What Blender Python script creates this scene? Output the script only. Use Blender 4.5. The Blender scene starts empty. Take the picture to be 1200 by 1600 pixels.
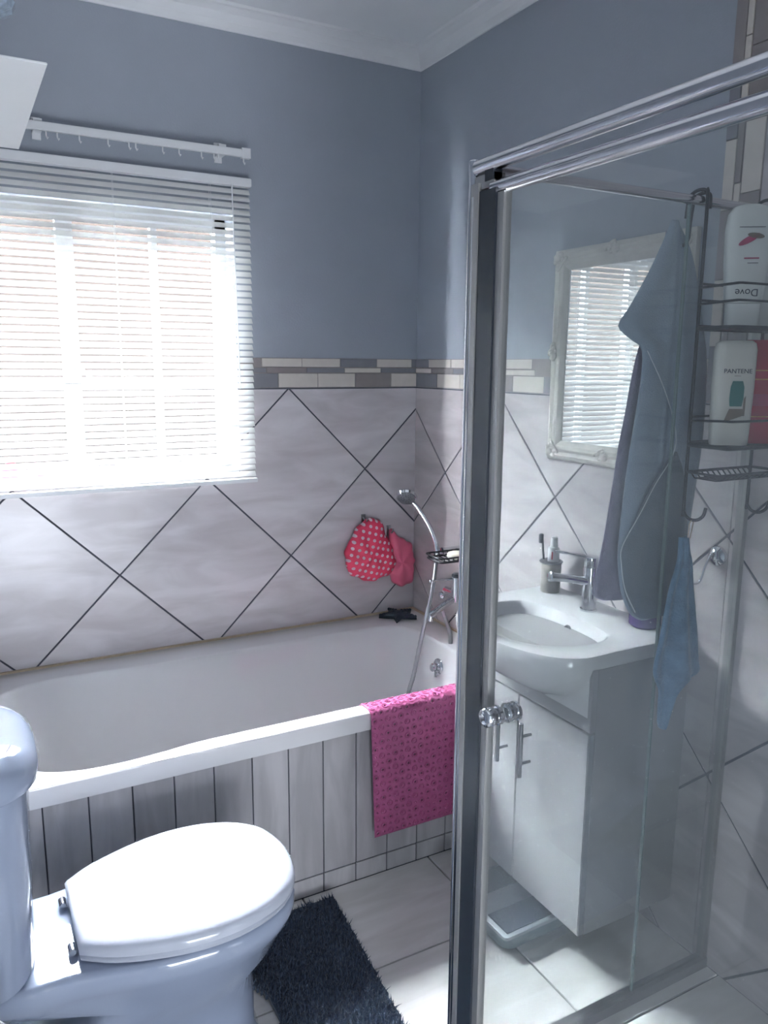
import bpy, bmesh, math, random
import numpy as np
from mathutils import Vector, Matrix
random.seed(7)
C = bpy.context.scene.collection
PI = math.pi
# ------------------------------------------------------------------ camera
cam = bpy.data.cameras.new('camera'); camo = bpy.data.objects.new('camera', cam); C.objects.link(camo)
cam.sensor_fit = 'VERTICAL'; cam.sensor_height = 36; cam.sensor_width = 27
cam.lens = 1233.62*36/1600
cam.clip_start = .01
YAW, PIT, ROL = math.radians(28.5474), math.radians(10.6247), math.radians(.4124)
F = Vector((math.sin(YAW)*math.cos(PIT), math.cos(YAW)*math.cos(PIT), -math.sin(PIT)))
R = Vector((math.cos(YAW), -math.sin(YAW), 0)); U = R.cross(F)
R2 = R*math.cos(ROL)+U*math.sin(ROL); U2 = -R*math.sin(ROL)+U*math.cos(ROL)
camo.matrix_world = Matrix(((R2.x, U2.x, -F.x, -1.5791), (R2.y, U2.y, -F.y, -2.6485), (R2.z, U2.z, -F.z, 1.5057), (0, 0, 0, 1)))
bpy.context.scene.camera = camo
# ------------------------------------------------------------------ world, lights, exposure
sc = bpy.context.scene
w = bpy.data.worlds.new('sky'); sc.world = w; w.use_nodes = True
w.node_tree.nodes['Background'].inputs[0].default_value = (.88, .93, 1, 1)
w.node_tree.nodes['Background'].inputs[1].default_value = 84.0
def lamp(name, kind, energy, col, loc, aim=None, **k):
    l = bpy.data.lights.new(name, kind); l.energy = energy; l.color = col
    for a, b in k.items(): setattr(l, a, b)
    o = bpy.data.objects.new(name, l); C.objects.link(o); o.location = loc
    if aim is not None: o.rotation_euler = (Vector(aim)-Vector(loc)).to_track_quat('-Z', 'Y').to_euler()
    return o
# added fill lamp, low behind the camera, aimed up to brighten the room
lamp('fill_light', 'AREA', 17, (.86, .92, 1), (-1.2, -3.5, .35), (-.9, -1.9, 2.6), shape='RECTANGLE', size=.7, size_y=1.0)
vs = sc.view_settings
vs.view_transform = 'Standard'; vs.look = 'None'; vs.gamma = 1; vs.use_curve_mapping = False
vs.exposure = 1.45
# ------------------------------------------------------------------ materials
def nt(name):
    m = bpy.data.materials.new(name); m.use_nodes = True
    return m, m.node_tree.nodes, m.node_tree.links
def pbr(name, col, rough=.5, metal=0, vary=.06, scale=12, bump=0, bscale=60, emit=None, trans=0, spec=.5, coat=0, randobj=0, sheen=0, detail=3):
    m, n, l = nt(name); b = n['Principled BSDF']
    tc = n.new('ShaderNodeTexCoord'); no = n.new('ShaderNodeTexNoise'); no.inputs['Scale'].default_value = scale; no.inputs['Detail'].default_value = detail
    l.new(tc.outputs['Object'], no.inputs['Vector'])
    mx = n.new('ShaderNodeMix'); mx.data_type = 'RGBA'
    mx.inputs[6].default_value = tuple(c*(1-vary) for c in col)+(1,); mx.inputs[7].default_value = tuple(min(1, c*(1+vary)) for c in col)+(1,)
    l.new(no.outputs[0], mx.inputs[0])
    out = mx.outputs[2]
    if randobj:
        oi = n.new('ShaderNodeObjectInfo'); mr = n.new('ShaderNodeMapRange'); mr.inputs[3].default_value = 1-randobj; mr.inputs[4].default_value = 1+randobj
        l.new(oi.outputs['Random'], mr.inputs[0]); vm = n.new('ShaderNodeVectorMath'); vm.operation = 'SCALE'
        l.new(out, vm.inputs[0]); l.new(mr.outputs[0], vm.inputs[3]); out = vm.outputs[0]
    l.new(out, b.inputs['Base Color'])
    b.inputs['Roughness'].default_value = rough; b.inputs['Metallic'].default_value = metal
    b.inputs['Specular IOR Level'].default_value = spec
    if coat: b.inputs['Coat Weight'].default_value = coat; b.inputs['Coat Roughness'].default_value = .03
    if sheen: b.inputs['Sheen Weight'].default_value = sheen
    if trans: b.inputs['Transmission Weight'].default_value = trans
    if bump:
        n2 = n.new('ShaderNodeTexNoise'); n2.inputs['Scale'].default_value = bscale; n2.inputs['Detail'].default_value = 4
        l.new(tc.outputs['Object'], n2.inputs['Vector']); bp = n.new('ShaderNodeBump'); bp.inputs['Strength'].default_value = bump; bp.inputs['Distance'].default_value = .004
        l.new(n2.outputs[0], bp.inputs['Height']); l.new(bp.outputs[0], b.inputs['Normal'])
    return m
def marble(name, c1, c2, rough, stretch, rot, rnd=.03, scale=5):
    m, n, l = nt(name); b = n['Principled BSDF']
    tc = n.new('ShaderNodeTexCoord'); oi = n.new('ShaderNodeObjectInfo')
    mp = n.new('ShaderNodeMapping'); mp.inputs['Rotation'].default_value = rot; mp.inputs['Scale'].default_value = stretch
    va = n.new('ShaderNodeVectorMath'); va.operation = 'ADD'; vsn = n.new('ShaderNodeVectorMath'); vsn.operation = 'SCALE'; vsn.inputs[0].default_value = (13, 7, 29)
    l.new(oi.outputs['Random'], vsn.inputs[3]); l.new(tc.outputs['Object'], va.inputs[0]); l.new(vsn.outputs[0], va.inputs[1])
    l.new(va.outputs[0], mp.inputs['Vector'])
    no = n.new('ShaderNodeTexNoise'); no.inputs['Scale'].default_value = scale; no.inputs['Detail'].default_value = 6; no.inputs['Distortion'].default_value = .6
    l.new(mp.outputs[0], no.inputs['Vector'])
    cr = n.new('ShaderNodeValToRGB'); cr.color_ramp.elements[0].position = .35; cr.color_ramp.elements[1].position = .65
    cr.color_ramp.elements[0].color = c1+(1,); cr.color_ramp.elements[1].color = c2+(1,)
    l.new(no.outputs[0], cr.inputs[0])
    mr = n.new('ShaderNodeMapRange'); mr.inputs[3].default_value = 1-rnd; mr.inputs[4].default_value = 1+rnd
    l.new(oi.outputs['Random'], mr.inputs[0]); vm = n.new('ShaderNodeVectorMath'); vm.operation = 'SCALE'
    l.new(cr.outputs[0], vm.inputs[0]); l.new(mr.outputs[0], vm.inputs[3]); l.new(vm.outputs[0], b.inputs['Base Color'])
    b.inputs['Roughness'].default_value = rough
    return m
M = {}
M['paint'] = pbr('grey_wall_paint', (.37, .405, .46), .5, vary=.05, scale=6, bump=.15, bscale=140)
M['ceil'] = pbr('ceiling_paint', (.90, .92, .93), .8, vary=.02)
M['cornice'] = pbr('cornice_paint', (.86, .87, .88), .6, vary=.02)
M['grout'] = pbr('dark_grout', (.085, .09, .115), .85, vary=.1, scale=40)
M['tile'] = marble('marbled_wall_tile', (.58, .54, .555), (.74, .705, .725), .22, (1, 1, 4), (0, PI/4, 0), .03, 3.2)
M['tile_b'] = marble('marbled_wall_tile_shaded', (.50, .46, .465), (.66, .615, .62), .22, (1, 1, 4), (PI/4, 0, 0), .03, 3.2)  # same tile, darker: the right wall's shade is put into the colour
M['floor_tile'] = marble('floor_tile_stone', (.78, .76, .73), (.90, .88, .86), .3, (1.2, 6, 1), (0, 0, PI/4), .04, 3)
M['bath_tile'] = marble('wood_look_tile', (.46, .45, .465), (.62, .60, .615), .3, (6, 1, 1), (0, 0, 0), .05, 3)
M['b_cream'] = pbr('cream_border_tile', (.70, .65, .59), .45, vary=.08, scale=30)
M['b_grey'] = pbr('grey_border_tile', (.24, .245, .27), .4, vary=.1, scale=30)
M['b_taupe'] = pbr('taupe_border_tile', (.30, .27, .265), .4, vary=.1, scale=30)
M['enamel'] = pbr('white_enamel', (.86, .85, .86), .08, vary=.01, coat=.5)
M['ceramic'] = pbr('shaded_white_ceramic', (.33, .38, .49), .06, vary=.01, coat=.6)  # white ware in blue-grey: the toilet's shade is put into the colour
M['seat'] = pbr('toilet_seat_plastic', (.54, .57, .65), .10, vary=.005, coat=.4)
M['chrome'] = pbr('chrome', (.78, .79, .82), .07, 1, vary=.02)
M['alu'] = pbr('polished_aluminium', (.74, .74, .77), .16, 1, vary=.03)
M['brushed'] = pbr('brushed_metal', (.45, .46, .48), .3, 1, vary=.03)
M['channel'] = pbr('channel_grey', (.42, .42, .41), .35, .6, vary=.03)
M['seal'] = pbr('dark_rubber_seal', (.02, .025, .035), .35, vary=.1)
M['blackwire'] = pbr('black_coated_wire', (.018, .02, .026), .35, vary=.1)
M['sealant'] = pbr('yellowed_sealant', (.52, .42, .30), .5, vary=.2, scale=30)
M['white'] = pbr('white_plastic', (.82, .83, .84), .3, vary=.01)
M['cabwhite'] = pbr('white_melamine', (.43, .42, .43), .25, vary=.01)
M['edge'] = pbr('grey_edge_strip', (.35, .36, .38), .4)
M['mirror'] = pbr('mirror_silver', (.92, .93, .94), .004, 1, vary=0)
M['frame'] = pbr('whitewashed_wood', (.80, .77, .70), .5, vary=.10, scale=60, bump=.5, bscale=90)
M['pinkmat'] = pbr('pink_vinyl', (.50, .125, .28), .28, vary=.06, coat=.2)
M['shag'] = pbr('dark_blue_pile', (.05, .078, .13), .9, vary=.35, scale=30, sheen=.3)
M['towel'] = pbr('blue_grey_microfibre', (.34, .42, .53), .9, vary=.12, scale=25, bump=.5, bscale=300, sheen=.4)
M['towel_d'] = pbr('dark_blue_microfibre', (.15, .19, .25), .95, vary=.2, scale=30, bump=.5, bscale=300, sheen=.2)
M['towel_p'] = pbr('mauve_grey_towelling', (.27, .24, .36), .95, vary=.2, scale=40, bump=.8, bscale=250, sheen=.3)
M['hem'] = pbr('pale_hem', (.62, .66, .72), .8)
M['bluecloth'] = pbr('blue_washcloth', (.14, .25, .37), .95, vary=.5, scale=28, bump=.8, bscale=200, sheen=.3)
M['string'] = pbr('cream_loop', (.55, .45, .33), .8)
M['purple'] = pbr('purple_plastic', (.10, .055, .20), .25, vary=.05)
M['cup'] = pbr('beige_plastic', (.36, .33, .30), .35, vary=.04)
M['darkplastic'] = pbr('dark_plastic', (.03, .035, .05), .4)
M['red'] = pbr('red_print', (.65, .03, .05), .35)
M['soap'] = pbr('cream_soap', (.80, .76, .64), .45)
M['teal'] = pbr('dark_teal_rubber', (.012, .03, .045), .5, vary=.2)
M['pinkcap'] = pbr('pink_cap_plastic', (.72, .14, .24), .35, vary=.12, scale=20, trans=0)
M['dove'] = pbr('white_shampoo_plastic', (.80, .83, .80), .25, vary=.02)
M['pant'] = pbr('cream_shampoo_plastic', (.76, .75, .68), .25, vary=.02)
M['redbottle'] = pbr('red_shampoo_plastic', (.50, .02, .06), .25, vary=.05)
M['greenprint'] = pbr('teal_print', (.02, .18, .16), .35, vary=.25, scale=60)
M['taupeprint'] = pbr('taupe_print', (.25, .20, .16), .4, vary=.3, scale=50)
M['ink'] = pbr('dark_ink', (.03, .04, .06), .5)
M['pinkprint'] = pbr('pink_print', (.45, .05, .14), .4, vary=.3, scale=80)
M['scaletop'] = pbr('pale_scale_top', (.55, .60, .62), .3)
M['scalegreen'] = pbr('pale_green_plastic', (.30, .38, .38), .4)
M['pad'] = pbr('slate_foot_pad', (.05, .065, .09), .6)
M['bglass'] = pbr('cut_glass_blue', (.45, .55, .66), .08, vary=.5, scale=60, coat=1)
M['backdrop'] = pbr('near_black_backdrop', (.0062, .0050, .0044), 1.0, spec=0, vary=.3, scale=4)  # added backdrop colour, near-black so gaps between slats read dark
M['orange'] = pbr('orange_plastic', (.75, .35, .12), .4)
def slat_mat():
    m, n, l = nt('blind_slat_pvc'); b = n['Principled BSDF']
    b.inputs['Base Color'].default_value = (.78, .78, .76, 1); b.inputs['Roughness'].default_value = .4
    t = n.new('ShaderNodeBsdfTranslucent'); t.inputs[0].default_value = (.85, .86, .84, 1)
    mx = n.new('ShaderNodeMixShader'); mx.inputs[0].default_value = .09
    l.new(b.outputs[0], mx.inputs[1]); l.new(t.outputs[0], mx.inputs[2]); l.new(mx.outputs[0], n['Material Output'].inputs[0]); return m
M['slat'] = slat_mat()
def glass_mat(name, tint, film, rough=.01, ior=1.45):
    m, n, l = nt(name); n.remove(n['Principled BSDF'])
    tr = n.new('ShaderNodeBsdfTransparent'); tr.inputs[0].default_value = tint+(1,)
    gl = n.new('ShaderNodeBsdfGlossy'); gl.inputs['Roughness'].default_value = rough; gl.inputs['Color'].default_value = (1, 1, 1, 1)
    ge = n.new('ShaderNodeNewGeometry'); dt = n.new('ShaderNodeVectorMath'); dt.operation = 'DOT_PRODUCT'; l.new(ge.outputs['Normal'], dt.inputs[0]); l.new(ge.outputs['Incoming'], dt.inputs[1])
    def mth(op, a, b_=None):
        q = n.new('ShaderNodeMath'); q.operation = op
        for i_, v_ in enumerate((a, b_)):
            if v_ is None: continue
            if isinstance(v_, (int, float)): q.inputs[i_].default_value = v_
            else: l.new(v_, q.inputs[i_])
        return q.outputs[0]
    r0 = ((ior-1)/(ior+1))**2
    frs = mth('ADD', mth('MULTIPLY', mth('POWER', mth('SUBTRACT', 1.0, mth('ABSOLUTE', dt.outputs['Value'])), 5.0), 1-r0), r0)
    df = n.new('ShaderNodeBsdfDiffuse'); df.inputs[0].default_value = (.75, .8, .82, 1)
    tc = n.new('ShaderNodeTexCoord'); no = n.new('ShaderNodeTexNoise'); no.inputs['Scale'].default_value = 5; no.inputs['Detail'].default_value = 4
    l.new(tc.outputs['Object'], no.inputs['Vector']); mr = n.new('ShaderNodeMapRange'); mr.inputs[1].default_value = .35; mr.inputs[2].default_value = .7
    mr.inputs[3].default_value = film*.5; mr.inputs[4].default_value = film*1.5; l.new(no.outputs[0], mr.inputs[0])
    m1 = n.new('ShaderNodeMixShader'); m2 = n.new('ShaderNodeMixShader')
    l.new(mr.outputs[0], m1.inputs[0]); l.new(tr.outputs[0], m1.inputs[1]); l.new(df.outputs[0], m1.inputs[2])
    l.new(frs, m2.inputs[0]); l.new(m1.outputs[0], m2.inputs[1]); l.new(gl.outputs[0], m2.inputs[2])
    l.new(m2.outputs[0], n['Material Output'].inputs[0]); return m
M['glass'] = glass_mat('shower_glass', (.975, .988, .985), .05)
M['winglass'] = glass_mat('window_glass', (.985, .99, .99), 0.0, ior=1.12)
M['glassedge'] = pbr('green_glass_edge', (.20, .27, .27), .15)
def dots_mat():
    m, n, l = nt('polka_dot_fabric'); b = n['Principled BSDF']; b.inputs['Roughness'].default_value = .55
    tc = n.new('ShaderNodeTexCoord'); vals = []
    for off in (0, .5):
        mp = n.new('ShaderNodeMapping'); mp.inputs['Scale'].default_value = (29, 0, 29); mp.inputs['Rotation'].default_value = (0, .5, 0); mp.inputs['Location'].default_value = (off, .5, off)
        l.new(tc.outputs['Object'], mp.inputs[0]); fr = n.new('ShaderNodeVectorMath'); fr.operation = 'FRACTION'; l.new(mp.outputs[0], fr.inputs[0])
        ds = n.new('ShaderNodeVectorMath'); ds.operation = 'DISTANCE'; ds.inputs[1].default_value = (.5, .5, .5); l.new(fr.outputs[0], ds.inputs[0])
        lt = n.new('ShaderNodeMath'); lt.operation = 'LESS_THAN'; lt.inputs[1].default_value = .18; l.new(ds.outputs['Value'], lt.inputs[0]); vals.append(lt)
    mxx = n.new('ShaderNodeMath'); mxx.operation = 'MAXIMUM'; l.new(vals[0].outputs[0], mxx.inputs[0]); l.new(vals[1].outputs[0], mxx.inputs[1])
    mx = n.new('ShaderNodeMix'); mx.data_type = 'RGBA'; mx.inputs[6].default_value = (.72, .04, .11, 1); mx.inputs[7].default_value = (.85, .70, .74, 1)
    l.new(mxx.outputs[0], mx.inputs[0]); l.new(mx.outputs[2], b.inputs['Base Color']); return m
M['dots'] = dots_mat()
# ------------------------------------------------------------------ mesh helpers
def newbm(): return bmesh.new()
def box(bm, x0, x1, y0, y1, z0, z1):
    v = [bm.verts.new(p) for p in ((x0, y0, z0), (x1, y0, z0), (x1, y1, z0), (x0, y1, z0), (x0, y0, z1), (x1, y0, z1), (x1, y1, z1), (x0, y1, z1))]
    for f in ((0, 3, 2, 1), (4, 5, 6, 7), (0, 1, 5, 4), (1, 2, 6, 5), (2, 3, 7, 6), (3, 0, 4, 7)): bm.faces.new([v[i] for i in f])
    return bm
def bbox(*a, b=.002, s=2):
    bm = newbm(); box(bm, *a)
    bmesh.ops.bevel(bm, geom=bm.edges[:], offset=b, segments=s, affect='EDGES'); return bm
def loft(bm, loops, cap0=True, cap1=True, closed=True):
    vs_ = [[bm.verts.new(p) for p in L] for L in loops]; n = len(loops[0])
    for a, b in zip(vs_, vs_[1:]):
        for i in range(n if closed else n-1):
            j = (i+1) % n; bm.faces.new((a[i], a[j], b[j], b[i]))
    if cap0: bm.faces.new(vs_[0][::-1])
    if cap1: bm.faces.new(vs_[-1])
    return vs_
def circ(c, r, ax=Vector((0, 0, 1)), n=20, sx=1, sy=1):
    ax = Vector(ax).normalized(); a = ax.orthogonal().normalized(); b = ax.cross(a)
    return [Vector(c)+(a*math.cos(t*2*PI/n)*sx+b*math.sin(t*2*PI/n)*sy)*r for t in range(n)]
def lathe(bm, base, ax, prof, n=24):
    """prof: list of (distance along axis, radius)"""
    ax = Vector(ax).normalized(); loft(bm, [circ(Vector(base)+ax*d, max(r, 1e-4), ax, n) for d, r in prof]); return bm
def cyl(bm, p, q, r, n=16, b=0):
    p, q = Vector(p), Vector(q); L = (q-p).length
    lathe(bm, p, q-p, [(0, r-b), (b, r), (L-b, r), (L, r-b)] if b else [(0, r), (L, r)], n); return bm
def smooth_path(P, k=6):
    P = [Vector(p) for p in P]; out = []
    for i in range(len(P)-1):
        p0, p1, p2, p3 = P[max(i-1, 0)], P[i], P[i+1], P[min(i+2, len(P)-1)]
        for j in range(k):
            t = j/k; out.append(.5*((2*p1)+(-p0+p2)*t+(2*p0-5*p1+4*p2-p3)*t*t+(-p0+3*p1-3*p2+p3)*t**3))
    out.append(P[-1]); return out
def tube(bm, P, r, n=8, sm=0, rib=0):
    P = smooth_path(P, sm) if sm else [Vector(p) for p in P]
    loops = []; prev = None
    for i, p in enumerate(P):
        t = (P[min(i+1, len(P)-1)]-P[max(i-1, 0)]).normalized()
        a = t.orthogonal().normalized() if prev is None else (prev-t*prev.dot(t)).normalized()
        prev = a; b = t.cross(a); rr = r*(1+(rib if i % 2 else 0))
        loops.append([p+(a*math.cos(k*2*PI/n)+b*math.sin(k*2*PI/n))*rr for k in range(n)])
    loft(bm, loops); return bm
def sphere(bm, c, r, sx=1, sy=1, sz=1, u=14, v=9):
    bmesh.ops.create_uvsphere(bm, u_segments=u, v_segments=v, radius=r, matrix=Matrix.Translation(c) @ Matrix.Diagonal((sx, sy, sz, 1))); return bm
def prism(bm, pts, d, ch=0):
    """convex polygon pts (3d) pushed along vector d, optional chamfer"""
    pts = [Vector(p) for p in pts]; c = sum(pts, Vector())/len(pts); d = Vector(d)
    L = [pts]
    if ch:
        L.append([p+d*.7 for p in pts]); L.append([p+(c-p).normalized()*ch+d for p in pts])
    else: L.append([p+d for p in pts])
    loft(bm, L)
def origin(o):
    v = Vector((0, 0, 0))
    while o is not None: v = v+o.location; o = o.parent
    return v
def obj(name, bm, mat, parent=None, smooth=False, loc=None, mods=()):
    base = origin(parent) if parent is not None else Vector((0, 0, 0))
    if loc is not None: base = Vector(loc)
    bmesh.ops.recalc_face_normals(bm, faces=bm.faces[:])
    bmesh.ops.translate(bm, verts=bm.verts[:], vec=-base)
    me = bpy.data.meshes.new(name); bm.to_mesh(me); bm.free()
    if smooth:
        for p in me.polygons: p.use_smooth = True
        if smooth is not True: me.set_sharp_from_angle(angle=math.radians(smooth))
    me.materials.append(M[mat] if isinstance(mat, str) else mat)
    o = bpy.data.objects.new(name, me); C.objects.link(o)
    if parent is not None: o.parent = parent; o.location = (0, 0, 0)
    else: o.location = base
    for kind, kw in mods:
        md = o.modifiers.new(kind.lower(), kind)
        for a, b in kw.items(): setattr(md, a, b)
    return o
def thing(name, label, cat, loc, group=None):
    o = bpy.data.objects.new(name, None); o.empty_display_size = .05; C.objects.link(o); o.location = loc
    return tag(o, label, cat, group)
def tag(o, label, cat, group=None):
    o['label'] = label; o['category'] = cat
    if group: o['group'] = group
    return o
def struct(name, bm, mat, parent=None, **k):
    o = obj(name, bm, mat, parent, **k)
    if parent is None: o['kind'] = 'structure'
    return o
def text(name, s, size, mat, mw, parent, flip=False):
    cu = bpy.data.curves.new('t', 'FONT'); cu.body = s; cu.size = size; cu.extrude = .0004; cu.align_x = 'CENTER'; cu.align_y = 'CENTER'
    t = bpy.data.objects.new('t', cu); C.objects.link(t)
    me = bpy.data.meshes.new_from_object(t); bpy.data.objects.remove(t)
    me.transform(Matrix.Translation(-origin(parent)) @ mw @ (Matrix.Rotation(PI, 4, 'Z') if flip else Matrix()))
    me.materials.clear(); me.materials.append(M[mat]); me.name = name
    o = bpy.data.objects.new(name, me); C.objects.link(o); o.parent = parent; return o
def poly_clip(poly, a, b, c):
    """keep a*x+b*y<=c"""
    out = []
    for i in range(len(poly)):
        p, q = poly[i], poly[(i+1) % len(poly)]; dp, dq = a*p[0]+b*p[1]-c, a*q[0]+b*q[1]-c
        if dp <= 0: out.append(p)
        if dp*dq < 0: t = dp/(dp-dq); out.append((p[0]+t*(q[0]-p[0]), p[1]+t*(q[1]-p[1])))
    return out
def rect_clip(poly, x0, x1, y0, y1):
    for a in ((-1, 0, -x0), (1, 0, x1), (0, -1, -y0), (0, 1, y1)):
        poly = poly_clip(poly, *a)
        if len(poly) < 3: return []
    return poly
def area(p): return abs(sum(p[i][0]*p[(i+1) % len(p)][1]-p[(i+1) % len(p)][0]*p[i][1] for i in range(len(p))))/2
# ------------------------------------------------------------------ the room
u, t_, ZB = .304, .7372, 1.4184
XL, YF, ZC, ZCC = -1.74, -3.05, 2.5377, 2.600
WX0, WX1, WZ0, WZ1 = -1.60, -.715, 1.125, 1.985      # window opening
bm = newbm(); box(bm, -2.0, .12, -5.0, .22, -.12, -.006); floor = struct('floor', bm, 'grout')
def floor_tiles():
    xs = [.027-.42*k for k in range(6)]; ys = [-.265-.42*k for k in range(8)]
    for i, x in enumerate(xs):
        for j, y in enumerate(ys):
            P = rect_clip([(x-.42+.0025, y-.42+.0025), (x-.0025, y-.42+.0025), (x-.0025, y-.0025), (x-.42+.0025, y-.0025)], XL, -.002, -3.0, -.77)
            if len(P) > 2 and area(P) > 1e-4:
                b = newbm(); prism(b, [(p[0], p[1], -.006) for p in P], (0, 0, .006), .001); obj('tile', b, 'floor_tile', floor)
floor_tiles()
bm = newbm()
box(bm, XL-.1, WX0, 0, .2, 0, ZCC); box(bm, WX1, .1, 0, .2, 0, ZCC); box(bm, WX0, WX1, 0, .2, 0, WZ0); box(bm, WX0, WX1, 0, .2, WZ1, ZCC)
wallA = struct('wall_back', bm, 'paint')
bm = newbm(); box(bm, 0, .1, -3.2, 0, 0, ZCC); wallB = struct('wall_right', bm, 'paint')
bm = newbm(); box(bm, XL-.1, XL, -3.2, 0, 0, ZCC); struct('wall_left', bm, 'paint')
bm = newbm(); box(bm, XL-.1, -1.62, YF-.1, YF, 0, ZCC); box(bm, -.82, .1, YF-.1, YF, 0, ZCC); box(bm, -1.62, -.82, YF-.1, YF, 2.03, ZCC); struct('wall_front', bm, 'paint')
bm = newbm(); box(bm, -.80, 0, -2.52, -2.42, 0, ZCC); struct('wall_shower', bm, 'b_taupe')
bm = newbm(); box(bm, XL-.1, .1, YF-.1, .2, ZCC, ZCC+.1); struct('ceiling', bm, 'ceil')
# hall beyond the doorway behind the camera
bm = newbm(); box(bm, -2.0, -1.9, -4.9, YF-.1, 0, 2.6); box(bm, -.5, -.4, -4.9, YF-.1, 0, 2.6); box(bm, -2.0, -.4, -5.0, -4.9, 0, 2.6); box(bm, -2.0, -.4, -5.0, YF-.1, 2.6, 2.7)
struct('wall_hall', bm, 'ceil')
bm = newbm()
for a, b_, c, d in ((-1.66, -1.60, 0, 2.06), (-.84, -.78, 0, 2.06), (-1.66, -.78, 2.03, 2.09)): box(bm, a, b_, YF-.11, YF+.012, c, d)
struct('trim_1', bm, 'white')
# cornice: coved strip along each wall
def cove(p0, p1, inward):
    prof = [(.0, 0), (.006, 0), (.010, .006), (.014, .022), (.026, .042), (.045, .054), (.054, .056), (.060, .0625), (0, .0625)]
    b = newbm(); inward = Vector(inward)
    loft(b, [[Vector(p)+inward*d+Vector((0, 0, ZC+h)) for d, h in prof] for p in (p0, p1)]); return b
for i, (a, b_, n_) in enumerate((((XL, 0, 0), (0, 0, 0), (0, -1, 0)), ((0, 0, 0), (0, YF, 0), (-1, 0, 0)), ((XL, 0, 0), (XL, YF, 0), (1, 0, 0)), ((XL, YF, 0), (0, YF, 0), (0, 1, 0)))):
    struct('trim_%d' % (i+2), cove(a, b_, n_), 'cornice')
# wall tiles: one diagonal lattice folded round the corner
G, TH = .0030, .005
def wall_tiles(par, to3, nrm, mat, regs, hole=None):
    bg = newbm()                                    # grout bed behind the tiles
    for (h0, h1, z0, z1) in regs:
        q = [(h0, z0), (h1, z0), (h1, z1), (h0, z1)]
        if hole is None: prism(bg, [to3(*p) for p in q], Vector(nrm)*.0018)
        else:
            for rr in ((h0, hole[0], z0, z1), (hole[0], h1, z0, hole[2])):
                prism(bg, [to3(*p) for p in ((rr[0], rr[2]), (rr[1], rr[2]), (rr[1], rr[3]), (rr[0], rr[3]))], Vector(nrm)*.0018)
    obj('grout', bg, 'grout', par)
    hh = (t_+1)*u
    for i in range(-6, 12):
        for j in range(-5, 7):
            if (i+j) % 2 == 0: continue
            cx, cz, r = hh+i*u, ZB-j*u, u-G*1.35
            D = [(cx-r, cz), (cx, cz-r), (cx+r, cz), (cx, cz+r)]
            for (h0, h1, z0, z1) in regs:
                P = rect_clip(D, h0+.001, h1-.001, z0+G, z1-G)
                if len(P) < 3 or area(P) < 2e-4: continue
                b = newbm()
                if hole and rect_clip(P, *hole):
                    H = rect_clip(P, h0, hole[0], z0, z1); K = rect_clip(P, hole[0], h1, z0, hole[2])
                    for Q in (H, K):
                        if len(Q) > 2 and area(Q) > 1e-5: prism(b, [to3(*p) for p in Q], Vector(nrm)*TH)
                    if not b.verts: b.free(); continue
                else: prism(b, [to3(*p) for p in P], Vector(nrm)*TH, .0012)
                obj('tile', b, mat, par)
A3 = lambda h, z: Vector((-h, 0, z)); B3 = lambda h, z: Vector((0, -h, z))
wall_tiles(wallA, A3, (0, -1, 0), 'tile', [(0, 1.74, .50, ZB)], (-WX1, 9, WZ0, 9))
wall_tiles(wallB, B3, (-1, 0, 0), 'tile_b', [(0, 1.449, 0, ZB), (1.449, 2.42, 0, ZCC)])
# border strips
ROWS = [(1.4938, 1.5222), (1.4735, 1.4893), (1.4220, 1.4700)]
def border(par, to3, nrm, rows, seqs, pitch=.1505, swap=False):
    for (z0, z1), (start, cols) in zip(rows, seqs):
        for k, cl in enumerate(cols):
            h0, h1 = start+k*pitch, start+(k+1)*pitch
            if not swap: P = rect_clip([(h0+.0012, z0), (h1-.0012, z0), (h1-.0012, z1), (h0+.0012, z1)], swap_lim[0], swap_lim[1], -9, 9)
            else: P = rect_clip([(z0, h0+.0012), (z1, h0+.0012), (z1, h1-.0012), (z0, h1-.0012)], -9, 9, swap_lim[0], swap_lim[1])
            if len(P) < 3 or area(P) < 1e-5: continue
            b = newbm(); prism(b, [to3(*p) for p in P], Vector(nrm)*(.004+.002*random.random()), .0006)
            obj('border_tile', b, {'c': 'b_cream', 'g': 'b_grey', 't': 'b_taupe'}[cl], par)
def gbed(par, to3, nrm, h0, h1, z0, z1):
    b = newbm(); prism(b, [to3(*p) for p in ((h0, z0), (h1, z0), (h1, z1), (h0, z1))], Vector(nrm)*.002); obj('grout', b, 'b_taupe', par)
swap_lim = (0, .713)
gbed(wallA, A3, (0, -1, 0), 0, .713, ZB+.001, 1.524)
border(wallA, A3, (0, -1, 0), ROWS, [(-.126, 'gcgcct'), (-.143, 'ggcgtg'), (-.036, 'ctgcctg'.replace('ctgcct', 'ctccg'))])
swap_lim = (0, 1.347)
gbed(wallB, B3, (-1, 0, 0), 0, 1.347, ZB+.001, 1.524)
border(wallB, B3, (-1, 0, 0), ROWS, [(-.056, 'gccgctgcgc'), (-.040, 'ctgtctcgtc'), (.004, 'gcctcgtcgc')])
swap_lim = (1.425, ZC)
gbed(wallB, B3, (-1, 0, 0), 1.346, 1.448, ZB+.001, ZCC)
border(wallB, B3, (-1, 0, 0), [(1.348, 1.376), (1.379, 1.394), (1.398, 1.446)], [(1.40, 'gctcgtcgt'), (1.455, 'tgctcctg'), (1.43, 'tctcttct')], swap=True)
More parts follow.
